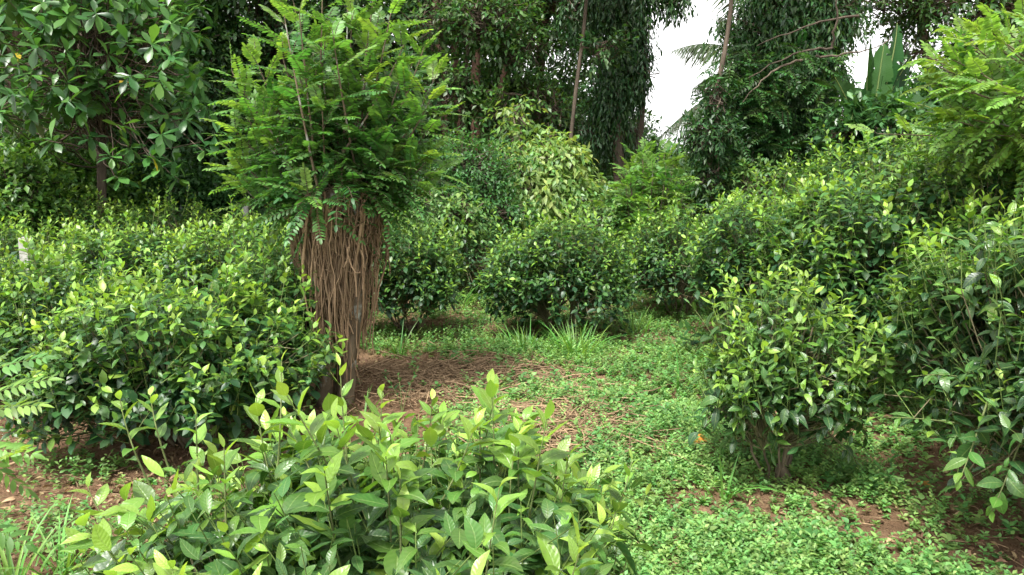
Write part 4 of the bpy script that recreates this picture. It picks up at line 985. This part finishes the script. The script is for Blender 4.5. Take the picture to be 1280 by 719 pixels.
# young tea seedling beside the trunk, small leafy weed near stump
def little_plant(px, D, h, L, nl, lab, mat='tea', ages=(.1, .6)):
    b = G(px, D); o = empty('tea_seedling', b, lab, 'seedling', 'small seedlings'); g = Geo(); s = Geo()
    for k in range(3):
        a = RNG.uniform(0, 6.28)
        long_shoot(g, s, TEA_MID, (0, 0, -.01), (math.cos(a) * .03, math.sin(a) * .03, h * .5), (math.cos(a) * .12 * h * 3, math.sin(a) * .12 * h * 3, h * RNG.uniform(.7, 1)), L, nl, ages[0], ages[1], .003)
    s.build('stem', M['tea_stem'], o); g.build('foliage', M[mat], o)
little_plant(503, 4.7, .30, .05, 9, 'dark little seedling on the bare soil right of the trunk', ages=(0, .2))
little_plant(862, 6.0, .38, .11, 7, 'young big-leaved seedling left of the yellow-topped small bush', ages=(0, .3))
little_plant(930, 6.6, .4, .07, 8, 'leafy weed between the small open bush and the rounded bush')
little_plant(600, 6.9, .22, .06, 7, 'seedling at the left of the middle tea bush')

# concrete posts
def post(px, py_top, D, w, label, lean=0.02):
    b = G(px, D); top = W(px, py_top, D) - b; h = top[2]
    import bmesh
    bm = bmesh.new(); bmesh.ops.create_cube(bm, size=1)
    for v in bm.verts:
        hi = v.co.z > 0
        v.co = (v.co.x * w * (.92 if hi else 1) + (lean if hi else 0), v.co.y * w * .9, h if hi else -.1)
    bmesh.ops.bevel(bm, geom=bm.edges[:], offset=.008, segments=2, affect='EDGES')
    me = bpy.data.meshes.new('concrete_post'); bm.to_mesh(me); bm.free()
    at = me.attributes.new('rnd', 'FLOAT', 'POINT'); at.data.foreach_set('value', np.full(len(me.vertices), .6, np.float32))
    me.materials.append(M['concrete']); o = bpy.data.objects.new('concrete_post', me); COL.objects.link(o); o.location = b
    tag(o, label, 'post', 'concrete posts')
post(44, 297, 5.9, .085, 'weathered square concrete post standing up out of the tea at the left')
post(311, 252, 8.9, .06, 'thin pale concrete post in the dark behind the tea, left of the shade tree')

# ------------------------------------------------------------------ light, sky, camera
w = bpy.data.worlds.new('World'); SC.world = w; w.use_nodes = True
N = w.node_tree.nodes; N.clear(); lk = w.node_tree.links.new
sky = N.new('ShaderNodeTexSky'); sky.sky_type = 'NISHITA'; sky.sun_disc = False
EL, AZ = R(62), R(-150)      # sun high, behind and a little left of the camera
sky.sun_elevation = EL; sky.sun_rotation = AZ; sky.air_density = 1.0; sky.dust_density = 1.5; sky.ozone_density = 1
hs = N.new('ShaderNodeHueSaturation'); hs.inputs['Saturation'].default_value = .0
bg = N.new('ShaderNodeBackground'); bg.inputs[1].default_value = .125; ow = N.new('ShaderNodeOutputWorld')
lk(sky.outputs[0], hs.inputs['Color']); lk(hs.outputs[0], bg.inputs[0]); lk(bg.outputs[0], ow.inputs[0])
sd = bpy.data.lights.new('sun', 'SUN'); sd.energy = 2.3; sd.angle = R(12); sd.color = (1, .97, .9)
so = bpy.data.objects.new('sun', sd); COL.objects.link(so)
from mathutils import Vector
dirv = Vector((math.sin(AZ) * math.cos(EL), math.cos(AZ) * math.cos(EL), math.sin(EL)))
so.rotation_euler = dirv.to_track_quat('Z', 'Y').to_euler()

cd = bpy.data.cameras.new('camera'); co = bpy.data.objects.new('camera', cd); COL.objects.link(co)
cd.sensor_width = 36; cd.lens = FPX / 1280 * 36; cd.clip_start = .05; cd.clip_end = 2000
co.location = (0, 0, CAMZ); co.rotation_euler = (math.pi / 2 - PITCH, 0, 0)
SC.camera = co

SC.view_settings.view_transform = 'Standard'; SC.view_settings.look = 'None'
SC.view_settings.exposure = 1.75; SC.view_settings.gamma = 1
SC.render.engine = 'CYCLES'
cy = SC.cycles
cy.max_bounces = 7; cy.diffuse_bounces = 4; cy.glossy_bounces = 2; cy.transmission_bounces = 4; cy.transparent_max_bounces = 4
cy.use_denoising = True; cy.denoiser = 'OPENIMAGEDENOISE'
cy.use_adaptive_sampling = True; cy.adaptive_threshold = .02
cy.caustics_reflective = False; cy.caustics_refractive = False
cy.sample_clamp_indirect = 5
